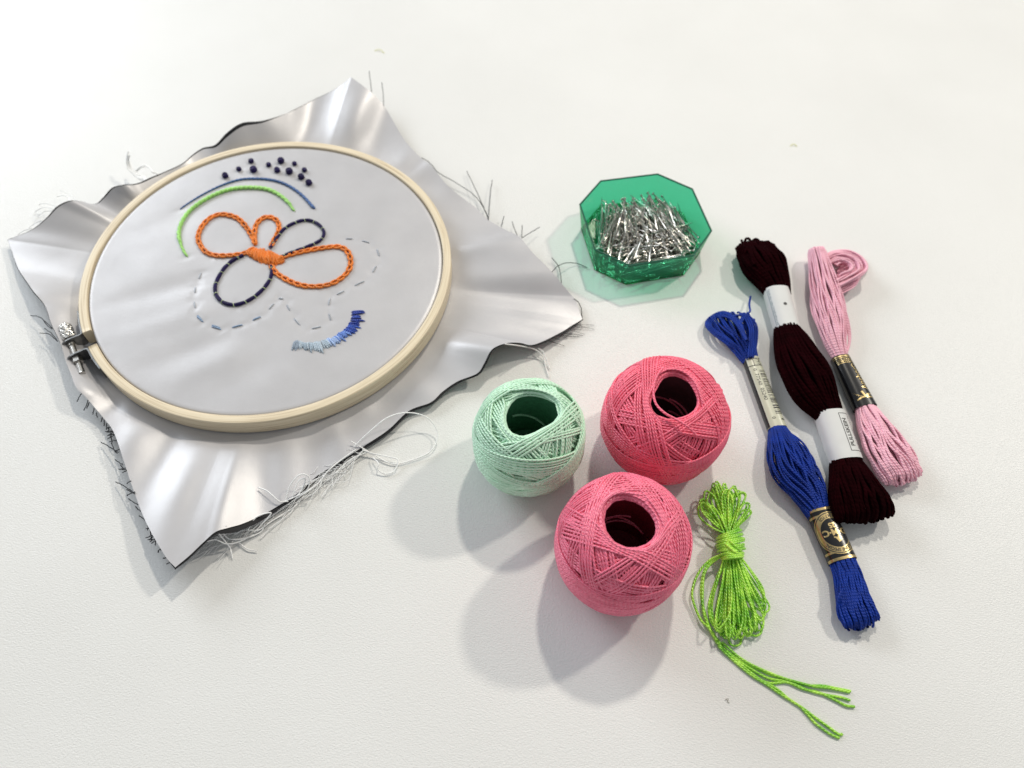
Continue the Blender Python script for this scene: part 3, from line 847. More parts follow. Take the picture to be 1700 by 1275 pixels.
# ------------------------------------------------------------------ balls of thread
def ball(px, py, zc, R, s, hole, mat, core_mat, label, n_under, bands, tilt=(0, 0), seed=1, jit=.07, r=0.45 * MM, power=3.0, loose=None):
    rg = np.random.default_rng(seed)
    C = at(px, py, zc)
    root = thing('thread_ball', label, 'thread ball', (C[0], C[1], 0))
    RM = Matrix.Rotation(tilt[0], 3, 'X') @ Matrix.Rotation(tilt[1], 3, 'Y')
    RMn = np.array(RM)
    def surf(d, lift):
        k = (np.hypot(d[:, 0], d[:, 1]) ** power + np.abs(d[:, 2] / s) ** power) ** (-1 / power)
        return d * (R * k + lift)[:, None]
    hp = rg.uniform(0, 6, 2)
    def rim(d, soft=.055):
        th = np.arccos(np.clip(d[:, 2], -1, 1)); az = np.arctan2(d[:, 1], d[:, 0])
        h0 = hole * (1 + jit * 1.6 * np.sin(2 * az + hp[0]) + jit * np.sin(3 * az + hp[1]))
        for sgn in (0, 1):
            t = np.pi - th if sgn else th
            t = h0 + soft * np.logaddexp(0, (t - h0) / soft)
            th = np.pi - t if sgn else t
        return np.stack([np.sin(th) * np.cos(az), np.sin(th) * np.sin(az), np.cos(th)], 1)
    def loop(psi, tau, delta, lift, n=84, ph=0.0):
        nv = np.array([math.sin(tau) * math.cos(psi), math.sin(tau) * math.sin(psi), math.cos(tau)])
        e1 = np.array([-math.sin(psi), math.cos(psi), 0.0]); e2 = np.cross(nv, e1)
        a = np.arange(n) * 2 * PI / n
        wob = delta + 0.010 * np.sin(2 * a + ph)
        d = nv[None] * np.sin(wob)[:, None] + np.cos(wob)[:, None] * (e1[None] * np.cos(a)[:, None] + e2[None] * np.sin(a)[:, None])
        d = rim(d)
        lf = lift + 0.10 * MM * np.sin(3 * a + ph * 2)
        P = surf(d, lf) @ RMn.T + C
        P[:, 2] = np.maximum(P[:, 2], r)
        return P
    # hollow core: outer skin under the thread and the hole's wall
    prof = []
    for th in np.linspace(hole + .13, PI - hole - .13, 24):
        d = np.array([[math.sin(th), 0, math.cos(th)]])
        p = surf(d, np.array([-3.6 * MM]))[0]
        prof.append((p[0], p[2]))
    r0 = prof[0][0] * 1.0; zt = prof[0][1]; zb = prof[-1][1]
    prof = prof + [(r0 * .97, zb * .9), (r0 * .96, 0), (r0 * .98, zt * .97)]
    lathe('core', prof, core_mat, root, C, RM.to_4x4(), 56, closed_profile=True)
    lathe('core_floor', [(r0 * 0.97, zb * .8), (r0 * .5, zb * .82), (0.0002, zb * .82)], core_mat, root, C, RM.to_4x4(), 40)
    under = []
    psi = 0.0
    for k in range(n_under // 6):
        th = hole + (rg.uniform(-.12, 0.06) if k % 3 else rg.uniform(.1, .95))
        psi += 2.399
        lf = (-2.9 + 1.5 * 6 * k / n_under) * MM
        for q in range(8):
            dl = (q - 3.5) * 2.7 * r / R
            under.append(loop(psi + rg.normal(0, .012), PI / 2 - max(th, hole - .12), dl, lf + rg.uniform(-.2, .2) * MM, 64, rg.uniform(0, 6)))
    for k in range(7):
        a0 = rg.uniform(0, 6.3); z0, z1 = rg.uniform(zb * .6, zt * .2, 2)
        a = a0 + np.linspace(0, rg.uniform(1.2, 2.4), 64)
        P = np.stack([r0 * .93 * np.cos(a), r0 * .93 * np.sin(a), np.linspace(z0, z1, 64)], 1)
        P = np.vstack([P[::2], P[::-2] + [0, 0, .1 * MM]]) @ RMn.T + C
        under.append(P)
    o = tubes('under_winding', under, r, mat, root, sides=5, closed=True); o['kind'] = 'stuff'
    nb = len(bands)
    for k, (psi, th, ns) in enumerate(bands):
        lift = (-1.0 + 1.6 * k / nb) * MM
        sp = 2.45 * r / R
        paths = []
        for q in range(ns):
            dl = (q - (ns - 1) / 2) * sp
            th_q = max(th, hole - .10)
            paths.append(loop(psi + rg.normal(0, .01), PI / 2 - th_q, dl * rg.uniform(.95, 1.1), lift + rg.uniform(-.12, .12) * MM, 84, k + q * .15))
        tubes('thread_band', paths, r, mat, root, sides=6, closed=True)
    if loose is not None:
        tubes('loose_thread', [smooth_path(P3(loose, 0), 40)], r * 1.15, mat, root, sides=6)
    return root

def make_bands(rg, n, hole, mix, ns, belts=0):
    out = []
    psi = rg.uniform(0, 6)
    for k in range(n):
        psi += 2.399 + rg.normal(0, .25)
        u = rg.random()
        th = hole + rg.uniform(-0.10, .16) if u < mix else hole + rg.uniform(.25, 0.95)
        out.append((psi, th, int(rg.integers(ns[0], ns[1]))))
    for k in range(belts):          # last turns, round the waist
        out.append((rg.uniform(0, 6.3), rg.uniform(1.02, 1.45), int(rg.integers(2, 6))))
    return out
rg = np.random.default_rng(5)
ball(878, 727, 21.5 * MM, 22.2 * MM, 1.0, RAD(27), M['mint'], M['mint_core_shaded'], 'pale mint green ball of crochet thread with a wide hole, nearest the silver cloth', 95, make_bands(rg, 15, RAD(27), .55, (3, 8), 5), seed=3)
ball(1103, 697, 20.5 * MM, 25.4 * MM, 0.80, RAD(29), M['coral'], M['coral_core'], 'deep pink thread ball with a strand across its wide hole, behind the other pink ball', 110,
     make_bands(rg, 19, RAD(29), .5, (3, 9), 5), tilt=(0, RAD(2)), seed=4,
     loose=[(1101, 610, 40), (1092, 622, 41), (1086, 640, 41), (1085, 656, 41), (1090, 672, 41.5), (1104, 686, 42), (1122, 696, 42.3), (1140, 707, 42), (1158, 724, 40)])
ball(1032, 903, 22.6 * MM, 24.4 * MM, 0.95, RAD(25), M['pink'], M['pink_core_shaded'], 'bright pink thread ball with a small dark hole, frontmost of the three balls', 190,
     make_bands(rg, 34, RAD(25), .6, (3, 7), 11), seed=6, jit=.03, r=.43 * MM)

# ------------------------------------------------------------------ octagonal box of pins
BH = 17.0 * MM
TOP = [(997,299.5),(1092,288),(1150,313),(1182,383),(1152,424),(1045,441),(987,414),(962,339)]
OC = np.mean([at(x, y, BH) for x, y in TOP], axis=0)[:2]
def octa():
    # a square box with cut corners: least-squares regular form from the rim
    q = np.array([at(x, y, BH)[:2] for x, y in TOP]) - OC
    return q
OQ = octa()
def build_box():
    root = thing('pin_box', 'open octagonal box of see-through green plastic heaped with pins', 'box', (OC[0], OC[1], 0))
    def ring(scale, z, inset=0.0):
        out = []
        for v in OQ:
            L = np.linalg.norm(v)
            w = v / L * (L * scale - inset)
            out.append((OC[0] + w[0], OC[1] + w[1], z))
        return out
    wall = 1.3 * MM
    # walls: eight panels, one skin of clear plastic; base plate separate
    b0, t0 = ring(0.93, 0.5 * MM), ring(1.0, BH - 0.35 * MM)
    for i in range(8):
        j = (i + 1) % 8
        V = np.array([b0[i], b0[j], t0[j], t0[i]])
        nn = np.cross(V[1] - V[0], V[3] - V[0]); nn /= np.linalg.norm(nn)
        inn = np.array([OC[0], OC[1], BH / 2]) - V.mean(0)
        if nn @ inn < 0: nn = -nn
        # thickness as bevelled inner and outer skins joined at the rim
        V2 = V + nn * wall
        cen = np.array([OC[0], OC[1], 0])
        mesh_np('side_panel', np.vstack([V]), np.array([[0, 1, 2, 3]]), M['green_plastic'], root, None, False)
    bV = np.array(ring(0.93, 0.5 * MM) + ring(0.93, 0.5 * MM)[:0])
    mesh_np('base', bV, [tuple(range(8))], M['green_plastic'], root, None, False)
    # rim: closed square section along the top edge
    V, F = [], []
    secs = [ring(1.0, BH), ring(1.0, BH - 0.7 * MM), ring(1.0, BH - 0.7 * MM, wall), ring(1.0, BH, wall)]
    secs = [ring(1.004, BH), ring(1.004, BH - 0.4 * MM), ring(1.0, BH - 0.4 * MM, wall * .55), ring(1.0, BH, wall * .55)]
    for s_ in secs: V += s_
    for k in range(4):
        for i in range(8):
            F.append((k * 8 + i, k * 8 + (i + 1) % 8, ((k + 1) % 4) * 8 + (i + 1) % 8, ((k + 1) % 4) * 8 + i))
    mesh_np('rim', np.array(V), F, M['green_rim'], root, None, False)
    # foot line where base and walls meet
    V, F = [], []
    for s_ in (ring(0.935, 0.9 * MM), ring(0.935, 0.05 * MM), ring(0.93, 0.05 * MM, wall), ring(0.93, 0.9 * MM, wall)): V += s_
    for k in range(4):
        for i in range(8):
            F.append((k * 8 + i, k * 8 + (i + 1) % 8, ((k + 1) % 4) * 8 + (i + 1) % 8, ((k + 1) % 4) * 8 + i))
    mesh_np('foot', np.array(V), F, M['green_plastic'], root, None, False)
    return root
build_box()

def inside_oct(p, z, margin):
    f = 0.93 + 0.07 * z / BH
    for i in range(8):
        a, b = OQ[i] * f, OQ[(i + 1) % 8] * f
        e = b - a; nrm = np.array([e[1], -e[0]]); nrm /= np.linalg.norm(nrm)
        if nrm @ (-a) < 0: nrm = -nrm            # inward
        if nrm @ (p - OC - a) < margin: return False
    return True

def build_pins():
    L = 27.5 * MM
    # one pin: tapered shaft along +X with a flat head
    V, F = [], []
    st = [(-.5 * L, .01), (-.5 * L, .85), (-.5 * L + .5 * MM, .85), (-.5 * L + .55 * MM, .36), (.42 * L, .36), (.5 * L, .03)]
    for x, r in st:
        for j in range(6):
            a = j * PI / 3
            V.append((x, r * MM * math.cos(a), r * MM * math.sin(a)))
    for i in range(len(st) - 1):
        for j in range(6):
            F.append((i * 6 + j, i * 6 + (j + 1) % 6, (i + 1) * 6 + (j + 1) % 6, (i + 1) * 6 + j))
    me = bpy.data.meshes.new('pin'); me.from_pydata(V, [], F); me.update()
    me.polygons.foreach_set('use_smooth', [True] * len(me.polygons))
    me.materials.append(M['pin_steel'])
    rg = random.Random(21)
    groups = [((1108, 372), (1078, 326), (1150, 420), 8, 165), ((1003, 385), (1010, 335), (992, 432), 8, 100), ((1082, 432), (1030, 442), (1135, 424), 10, 75), ((1060, 385), (1010, 350), (1110, 420), 50, 55)]
    placed = []
    order = []
    for gi, g in enumerate(groups):
        order += [gi] * g[4]
    rg.shuffle(order)
    for k, gi in enumerate(order):
        c, a, b, sp, _ = groups[gi]
        frac = k / len(order)
        z = (1.5 + 7.8 * frac) * MM
        d = at(*b, z) - at(*a, z)
        base = math.atan2(d[1], d[0])
        for tries in range(200):
            an = base + RAD(rg.gauss(0, sp)) + (PI if rg.random() < .5 else 0)
            spread = 13 * MM if gi < 3 else 16 * MM
            cc = at(*c, z)[:2] + np.array([rg.gauss(0, spread * .9), rg.gauss(0, spread * .7)])
            tl = RAD(rg.gauss(0, 3 if frac < .9 else 7))
            hv = np.array([math.cos(an), math.sin(an)]) * L * .5 * math.cos(tl)
            z1, z2 = z - math.sin(tl) * L * .5, z + math.sin(tl) * L * .5
            if min(z1, z2) < 1.4 * MM or max(z1, z2) > 15.5 * MM: continue
            if inside_oct(cc + hv, z, 1.2 * MM) and inside_oct(cc - hv, z, 1.6 * MM): break
        else:
            continue
        mw = Matrix.Translation((cc[0], cc[1], z)) @ Matrix.Rotation(an, 4, 'Z') @ Matrix.Rotation(-tl, 4, 'Y') @ Matrix.Rotation(rg.random() * 6, 4, 'X')
        placed.append((mw, gi))
    low, top = placed[:-300], placed[-300:]
    bm = bmesh.new()
    for mw, gi in low:                     # the pins buried under the rest
        me2 = me.copy(); me2.transform(mw); bm.from_mesh(me2); bpy.data.meshes.remove(me2)
    me3 = bpy.data.meshes.new('pin_heap'); bm.to_mesh(me3); bm.free(); me3.materials.clear(); me3.materials.append(M['pin_steel'])
    heap = bpy.data.objects.new('pin_heap', me3); COL.objects.link(heap); heap['kind'] = 'stuff'
    LAB = ['silver pin in the slanting parallel bundle at the right of the green box', 'silver pin in the upright bundle at the left side of the green box',
           'silver pin lying crosswise along the front wall inside the green box', 'silver pin lying askew across the bundles in the green box']
    GRP = ['pins in the right bundle', 'pins in the left bundle', 'pins along the front wall', 'pins lying askew on the heap']
    for mw, gi in top:
        o = bpy.data.objects.new('pin', me)
        o.matrix_world = mw
        COL.objects.link(o)
        tag(o, LAB[gi], 'pin', GRP[gi])
build_pins()

# ------------------------------------------------------------------ skeins
def frame_of(sp):
    T = np.gradient(sp[:, :3], axis=0); T /= np.linalg.norm(T, axis=1)[:, None]
    side = np.cross(T, [0, 0, 1.0]); side /= np.linalg.norm(side, axis=1)[:, None]
    return T, side
def bundle(root, ctrl, n_out, n_in, r, mat, twist=0.3, end=0, cap=4 * MM, seed=0, wob=0.35, name='floss_bundle', M_=34, start_cap=False, zlift=0.0, jag=1.6):
    """ctrl: (px, py, width mm, height mm). strands run along it; end=1: they fold over at the far end"""
    rg = np.random.default_rng(seed)
    pts = np.array([np.r_[at(c[0], c[1], (c[3] / 2 + zlift) * MM), c[2] * MM, c[3] * MM] for c in ctrl])
    sp = smooth_path(pts, M_)
    T, side = frame_of(sp)
    def strand(a, b, rad):
        ph = rg.uniform(0, 6, 3)
        s = np.linspace(0, 1, M_)
        tw = twist * (s - .5) + 0.10 * np.sin(5 * s + ph[0])
        aa, bb = a * np.cos(tw) - b * np.sin(tw), a * np.sin(tw) + b * np.cos(tw)
        w = np.maximum(sp[:, 3] / 2 - r, r * .5); h = np.maximum(sp[:, 4] / 2 - r, r * .5)
        aa = aa + wob * 0.25 * np.sin(7 * s + ph[1]) * (np.abs(a) < .95) * np.sin(PI * s)
        P = sp[:, :3] + side * (aa * w)[:, None]
        P[:, 2] += bb * h
        if end:
            k = 9
            u = np.linspace(0, 1, k + 1)[1:, None]
            c = cap * rg.uniform(.75, 1.1) * (1 - .45 * a * a) + rg.uniform(-.5, .5) * jag * MM
            ext = P[-1] + T[-1] * c * np.sin(u * PI / 2)
            ext[:, 2] = sp[-1, 2] + (P[-1, 2] - sp[-1, 2]) * np.cos(u[:, 0] * PI / 2 * 1.02)
            P = np.vstack([P, ext])
        if start_cap:
            k = 9
            u = np.linspace(1, 0, k + 1)[:-1, None]
            c = cap * rg.uniform(.75, 1.1)
            ext = P[0] - T[0] * c * np.sin(u * PI / 2)
            ext[:, 2] = sp[0, 2] + (P[0, 2] - sp[0, 2]) * np.cos(u[:, 0] * PI / 2 * 1.02)
            P = np.vstack([ext, P])
        P[:, 2] = np.maximum(P[:, 2], r * .9)
        return P
    inner = []
    for k in range(n_in):
        a = rg.uniform(0, 2 * PI); q = math.sqrt(rg.random()) * .82
        inner.append(strand(q * math.cos(a), q * math.sin(a), q))
    o = tubes(name, inner, r, mat, root, sides=5); o['kind'] = 'stuff'
    for k in range(n_out):
        a = RAD(-25) + RAD(230) * (k + rg.uniform(.2, .8)) / n_out
        q = rg.uniform(.9, 1.04)
        tubes('strand', [strand(q * math.cos(a), q * math.sin(a), q)], r, mat, o, sides=6)
    return o

class Band:
    """a paper band round a skein; prints are laid on its surface by (s along, c across the top)"""
    def __init__(self, root, name, p0, p1, w0, w1, h, mat, lift=0.0, label=None):
        self.A = at(*p0, (h / 2 + lift) * MM); self.B = at(*p1, (h / 2 + lift) * MM)
        d = self.B - self.A; self.L = np.linalg.norm(d); self.T = d / self.L
        self.side = np.cross(self.T, [0, 0, 1.0]); self.side /= np.linalg.norm(self.side)
        self.up = np.cross(self.side, self.T)
        self.w0, self.w1, self.h = w0 * MM / 2, w1 * MM / 2, h * MM / 2
        a = np.linspace(-PI / 2, 1.5 * PI, 721)
        self.root = root
        self._ang = a
        wm = (self.w0 + self.w1) / 2
        x, y = self._xy(a, wm)
        arc = np.r_[0, np.cumsum(np.hypot(np.diff(x), np.diff(y)))]
        i0 = np.argmin(np.abs(a - PI / 2))
        self._arc = arc - arc[i0]      # 0 at the top; grows with angle (towards -side... see S)
        nS, nA = 14, 56
        V = []
        for i in range(nS):
            for j in range(nA):
                V.append(self.S(self.L * i / (nS - 1), None, ang=2 * PI * j / nA))
        F = []
        for i in range(nS - 1):
            for j in range(nA):
                F.append([i * nA + j, i * nA + (j + 1) % nA, (i + 1) * nA + (j + 1) % nA, (i + 1) * nA + j])
        self.o = mesh_np(name, np.array(V), np.array(F), mat, root, None, True, label)
    def _xy(self, a, w):
        e = 2 / 2.5
        c, s = np.cos(a), np.sin(a)
        return w * np.sign(c) * np.abs(c) ** e, self.h * np.sign(s) * np.abs(s) ** e
    def S(self, s, c, off=0.0, ang=None):
        if ang is None:
            ang = np.interp(c, self._arc, self._ang)
        w = self.w0 + (self.w1 - self.w0) * s / self.L
        x, y = self._xy(ang, w + off)
        if off:
            y = y * (1 + off / self.h)
        return self.A + self.T * s + self.side * x + self.up * y
    def put(self, name, tris, mat, off=0.04 * MM, label=None):
        """tris: bmesh of a flat shape in (c, s) metres -> skin on the band. c>0 is to the side"""
        bm = tris
        for _ in range(3):
            lng = [e for e in bm.edges if e.calc_length() > 0.9 * MM]
            if not lng: break
            bmesh.ops.subdivide_edges(bm, edges=lng, cuts=1, use_grid_fill=False)
            bmesh.ops.triangulate(bm, faces=bm.faces[:])
        bm.verts.ensure_lookup_table()
        V = [self.S(v.co.y, v.co.x, off) for v in bm.verts]
        F = [tuple(v.index for v in f.verts) for f in bm.faces]
        bm.verts.index_update()
        F = [tuple(v.index for v in f.verts) for f in bm.faces]
        bm.free()
        return mesh_np(name, np.array(V), F, mat, self.o, None, False, label)

def sh_rect(c0, c1, s0, s1):
    bm = bmesh.new()
    n = max(2, int(abs(c1 - c0) / (0.7 * MM)) + 1)
    k = max(2, int(abs(s1 - s0) / (0.9 * MM)) + 1)
    vs = [[bm.verts.new((c0 + (c1 - c0) * i / (n - 1), s0 + (s1 - s0) * j / (k - 1), 0)) for j in range(k)] for i in range(n)]
    for i in range(n - 1):
        for j in range(k - 1):
            bm.faces.new((vs[i][j], vs[i + 1][j], vs[i + 1][j + 1], vs[i][j + 1]))
    return bm
def sh_ring(cc, cs, r0, r1, a0=0, a1=2 * PI, n=64, ky=1.0):
    bm = bmesh.new()
    full = a1 - a0 >= 2 * PI - 1e-6
    layers = max(2, int((r1 - r0) / (0.7 * MM)) + 2)
    vs = []
    for i in range(n if full else n + 1):
        a = a0 + (a1 - a0) * i / n
        vs.append([bm.verts.new((cc + r * math.cos(a), cs + r * ky * math.sin(a), 0)) for r in np.linspace(max(r0, 1e-5), r1, layers)])
    m = len(vs)
    for i in range(m if full else m - 1):
        for j in range(layers - 1):
            bm.faces.new((vs[i][j], vs[i][j + 1], vs[(i + 1) % m][j + 1], vs[(i + 1) % m][j]))
    return bm
def sh_text(txt, size, fn, bold=0.0):
    """text as a flat mesh; fn maps text (x, y), centred on its middle, to (c, s)"""
    cu = bpy.data.curves.new('lettering', 'FONT')
    cu.body = txt; cu.size = size; cu.align_x = 'CENTER'; cu.align_y = 'CENTER'
    cu.resolution_u = 3; cu.offset = bold
    o = bpy.data.objects.new('lettering_source', cu); COL.objects.link(o)
    dg = bpy.context.evaluated_depsgraph_get()
    ev = o.evaluated_get(dg)
    me = bpy.data.meshes.new_from_object(ev)
    bm = bmesh.new(); bm.from_mesh(me)
    bpy.data.objects.remove(o); bpy.data.curves.remove(cu); bpy.data.meshes.remove(me)
    for v in bm.verts:
        c, s = fn(v.co.x, v.co.y)
        v.co = (c, s, 0)
    return bm
def sh_poly(pts):
    bm = bmesh.new()
    vs = [bm.verts.new((x, y, 0)) for x, y in pts]
    bm.faces.new(vs)
    bmesh.ops.triangulate(bm, faces=bm.faces[:])
    return bm
# shapes use x = towards the right of the photograph across the band, y = along it towards the near end

def blue_skein():
    root = thing('floss_skein', 'blue floss skein with a barcode band and a black and gold crest band', 'thread skein', at(1300, 740, 0))
    # open loops of the far end
    fan = [(1246, 600, 8, 6), (1232, 573, 13, 7), (1220, 548, 19, 8), (1213, 532, 21, 7)]
    bundle(root, fan, 26, 24, .46 * MM, M['blue'], twist=.3, end=1, cap=4.5 * MM, seed=31, M_=22)
    for k in range(8):
        f = k / 7
        cx, cy, sc = 1200, 543, .74 + .32 * f
        base = [(1238, 590), (1212, 572), (1188, 556), (1174, 541), (1180, 527), (1203, 519), (1226, 535), (1240, 565)]
        pts = [(cx + (x - cx) * (sc if 0 < i < 7 else 1) + random.uniform(-1.5, 1.5), cy + (y - cy) * (sc if 0 < i < 7 else 1) + random.uniform(-1, 1), 3 + 5 * (i > 4) + 2 * math.sin(i) + 1.2 * (1 - f)) for i, (x, y) in enumerate(base)]
        tubes('loop', [smooth_path(P3(pts, 0), 40)], .46 * MM, M['blue'], root, sides=6)
    tubes('tail_thread', [smooth_path(P3([(1246, 492, 3), (1244, 505, 4), (1245, 517, 6), (1238, 523, 8), (1243, 534, 8), (1252, 530, 7), (1250, 540, 6)], 0), 30)], .5 * MM, M['blue'], root, sides=6)
    for pts in ([(1250, 594, 6), (1256, 570, 7), (1257, 545, 7), (1251, 532, 8), (1240, 524, 8), (1228, 540, 8)], [(1248, 592, 7), (1251, 560, 9), (1249, 540, 9), (1238, 522, 8), (1222, 524, 7)]):
        for d in range(3):
            tubes('loop', [smooth_path(P3([(x - 3 * d, y + d, z) for x, y, z in pts], 0), 30)], .46 * MM, M['blue'], root, sides=6)
    b = Band(root, 'barcode_band', (1246, 597), (1290, 712), 7.6, 8.6, 6.0, M['cream_paper'])
    L = b.L
    x0 = 1.0 * MM
    b.put('dark_flank', sh_rect(-7.5 * MM, -3.6 * MM, 0.2 * MM, L - .2 * MM), M['black_paper'])
    b.put('number_box', sh_rect(-3.6 * MM, 4.6 * MM, 1.2 * MM, 1.5 * MM), M['black_ink'], .06 * MM)
    b.put('number_box', sh_rect(-3.6 * MM, 4.6 * MM, 5.0 * MM, 5.4 * MM), M['black_ink'], .06 * MM)
    b.put('number_box', sh_rect(-.6 * MM, -.35 * MM, 1.5 * MM, 5.0 * MM), M['black_ink'], .07 * MM)
    b.put('lettering', sh_text('797', 2.6 * MM, lambda x, y: (1.9 * MM + y, 3.2 * MM + x)), M['black_ink'], .06 * MM)
    b.put('lettering', sh_text('0  77540  05240', 2.3 * MM, lambda x, y: (-1.2 * MM + y, 15.3 * MM + x * 1.12)), M['black_ink'], .06 * MM)
    b.put('lettering', sh_text('0', 2.2 * MM, lambda x, y: (-.9 * MM + y, L - 4.2 * MM + x)), M['black_ink'], .06 * MM)
    bb = random.Random(4); s = 8.0 * MM; bars = bmesh.new()
    while s < L - 6.0 * MM:
        w = bb.choice((.28, .28, .5, .75)) * MM
        tmp = sh_rect(.6 * MM, 5.0 * MM, s, s + w)
        me = bpy.data.meshes.new('t'); tmp.to_mesh(me); tmp.free(); bars.from_mesh(me); bpy.data.meshes.remove(me)
        s += w + bb.choice((.3, .45, .45, .8)) * MM
    b.put('barcode', bars, M['black_ink'], .06 * MM)
    b.put('small_mark', sh_rect(2.2 * MM, 4.2 * MM, L - 3.6 * MM, L - 2.9 * MM), M['black_ink'], .06 * MM)
    bundle(root, [(1291, 712, 8, 6.5), (1300, 738, 13.5, 9), (1318, 778, 18, 10.5), (1339, 815, 16, 9.5), (1358, 850, 11, 7.5), (1364, 860, 10, 7)], 50, 80, .46 * MM, M['blue'], twist=.5, seed=32, wob=.9, M_=40)
    for d in range(2):
        tubes('loop', [smooth_path(P3([(1294, 712, 6), (1316, 722 + 2 * d, 7), (1335 - 4 * d, 738 + 3 * d, 8), (1346 - 4 * d, 760 + 4 * d, 8), (1354 - 2 * d, 795, 8), (1362, 850, 7)], 0), 30)], .5 * MM, M['blue'], root, sides=6)
    b = Band(root, 'crest_band', (1360, 848), (1399, 933), 11.2, 11.6, 7.6, M['black_paper'])
    L = b.L; mid = L * .50
    G = M['gold_ink']
    for s0, s1 in ((.1, 1.1), (L / MM - 1.2, L / MM - .1)):
        b.put('gold_line', sh_rect(-8 * MM, 8 * MM, s0 * MM, s1 * MM), G)
    for s0, s1 in ((2.9, 3.8), (L / MM - 4.0, L / MM - 3.1)):
        b.put('gold_line', sh_rect(-8 * MM, 8 * MM, s0 * MM, s1 * MM), G)
    ky = 1.12; ccx = .5 * MM
    b.put('gold_ring', sh_ring(ccx, mid, 5.5 * MM, 7.4 * MM, ky=ky), G, .07 * MM)
    b.put('ring_line', sh_ring(ccx, mid, 7.4 * MM, 7.75 * MM, ky=ky), M['black_ink'], .09 * MM)
    b.put('ring_line', sh_ring(ccx, mid, 7.75 * MM, 8.1 * MM, ky=ky), G, .085 * MM)
    b.put('black_disc', sh_ring(ccx, mid, 0.01 * MM, 5.5 * MM, ky=ky), M['black_paper'], .07 * MM)
    def turned(cx, cy):       # lettering upside down in the photograph: it reads from the near side of the table's far edge
        return lambda x, y: (ccx + cx * MM - x, mid + cy * MM + y)
    b.put('lettering', sh_text('25', 3.0 * MM, turned(-.1, -3.2), .12 * MM), G, .10 * MM)
    b.put('lettering', sh_text('D·M·C', 3.5 * MM, lambda x, y: (ccx - x * 1.05, mid - .35 * MM + y), .16 * MM), G, .10 * MM)
    hd = [(-1.3, 1.5), (-1.5, 2.1), (-.9, 2.3), (-.5, 3.0), (-.1, 4.2), (.6, 3.9), (1.3, 3.4), (1.7, 2.6), (1.6, 1.7), (.9, 1.4), (.2, 1.6), (.4, 2.0), (-.3, 1.9)]
    b.put('crest', sh_poly([(ccx + x * MM, mid + y * MM) for x, y in hd]), G, .10 * MM)
    def arc_text(txt, size, rad, centre, sgn):
        def fn(x, y):
            a = centre + sgn * x / rad
            rr = rad + (y if sgn > 0 else -y)
            return ccx + rr * math.cos(a), mid + rr * ky * math.sin(a)
        return sh_text(txt, size, fn, .05 * MM)
    b.put('lettering', arc_text('MOULINE SPECIAL', 1.6 * MM, 6.45 * MM, PI / 2, 1), M['black_ink'], .10 * MM)
    b.put('lettering', arc_text('8 m (8.7 YD)', 1.6 * MM, 6.45 * MM, -PI / 2, -1), M['black_ink'], .10 * MM)
    bundle(root, [(1398, 930, 11, 7.5), (1407, 955, 11.5, 8.5), (1414, 985, 13, 9), (1421, 1010, 15, 9), (1426, 1022, 15.5, 8.5)], 44, 70, .47 * MM, M['blue'], twist=.12, end=1, cap=4.5 * MM, seed=33, M_=26, wob=.3)
    for d in range(3):
        tubes('loop', [smooth_path(P3([(1402 + 2 * d, 945, 6), (1402 + d, 970, 7), (1393 + 2 * d, 990, 7), (1390 + 2 * d, 1012, 5), (1396 + d, 1030, 4), (1406, 1026, 5), (1404 + 2 * d, 1000, 8)], 0), 34)], .5 * MM, M['blue'], root, sides=6)

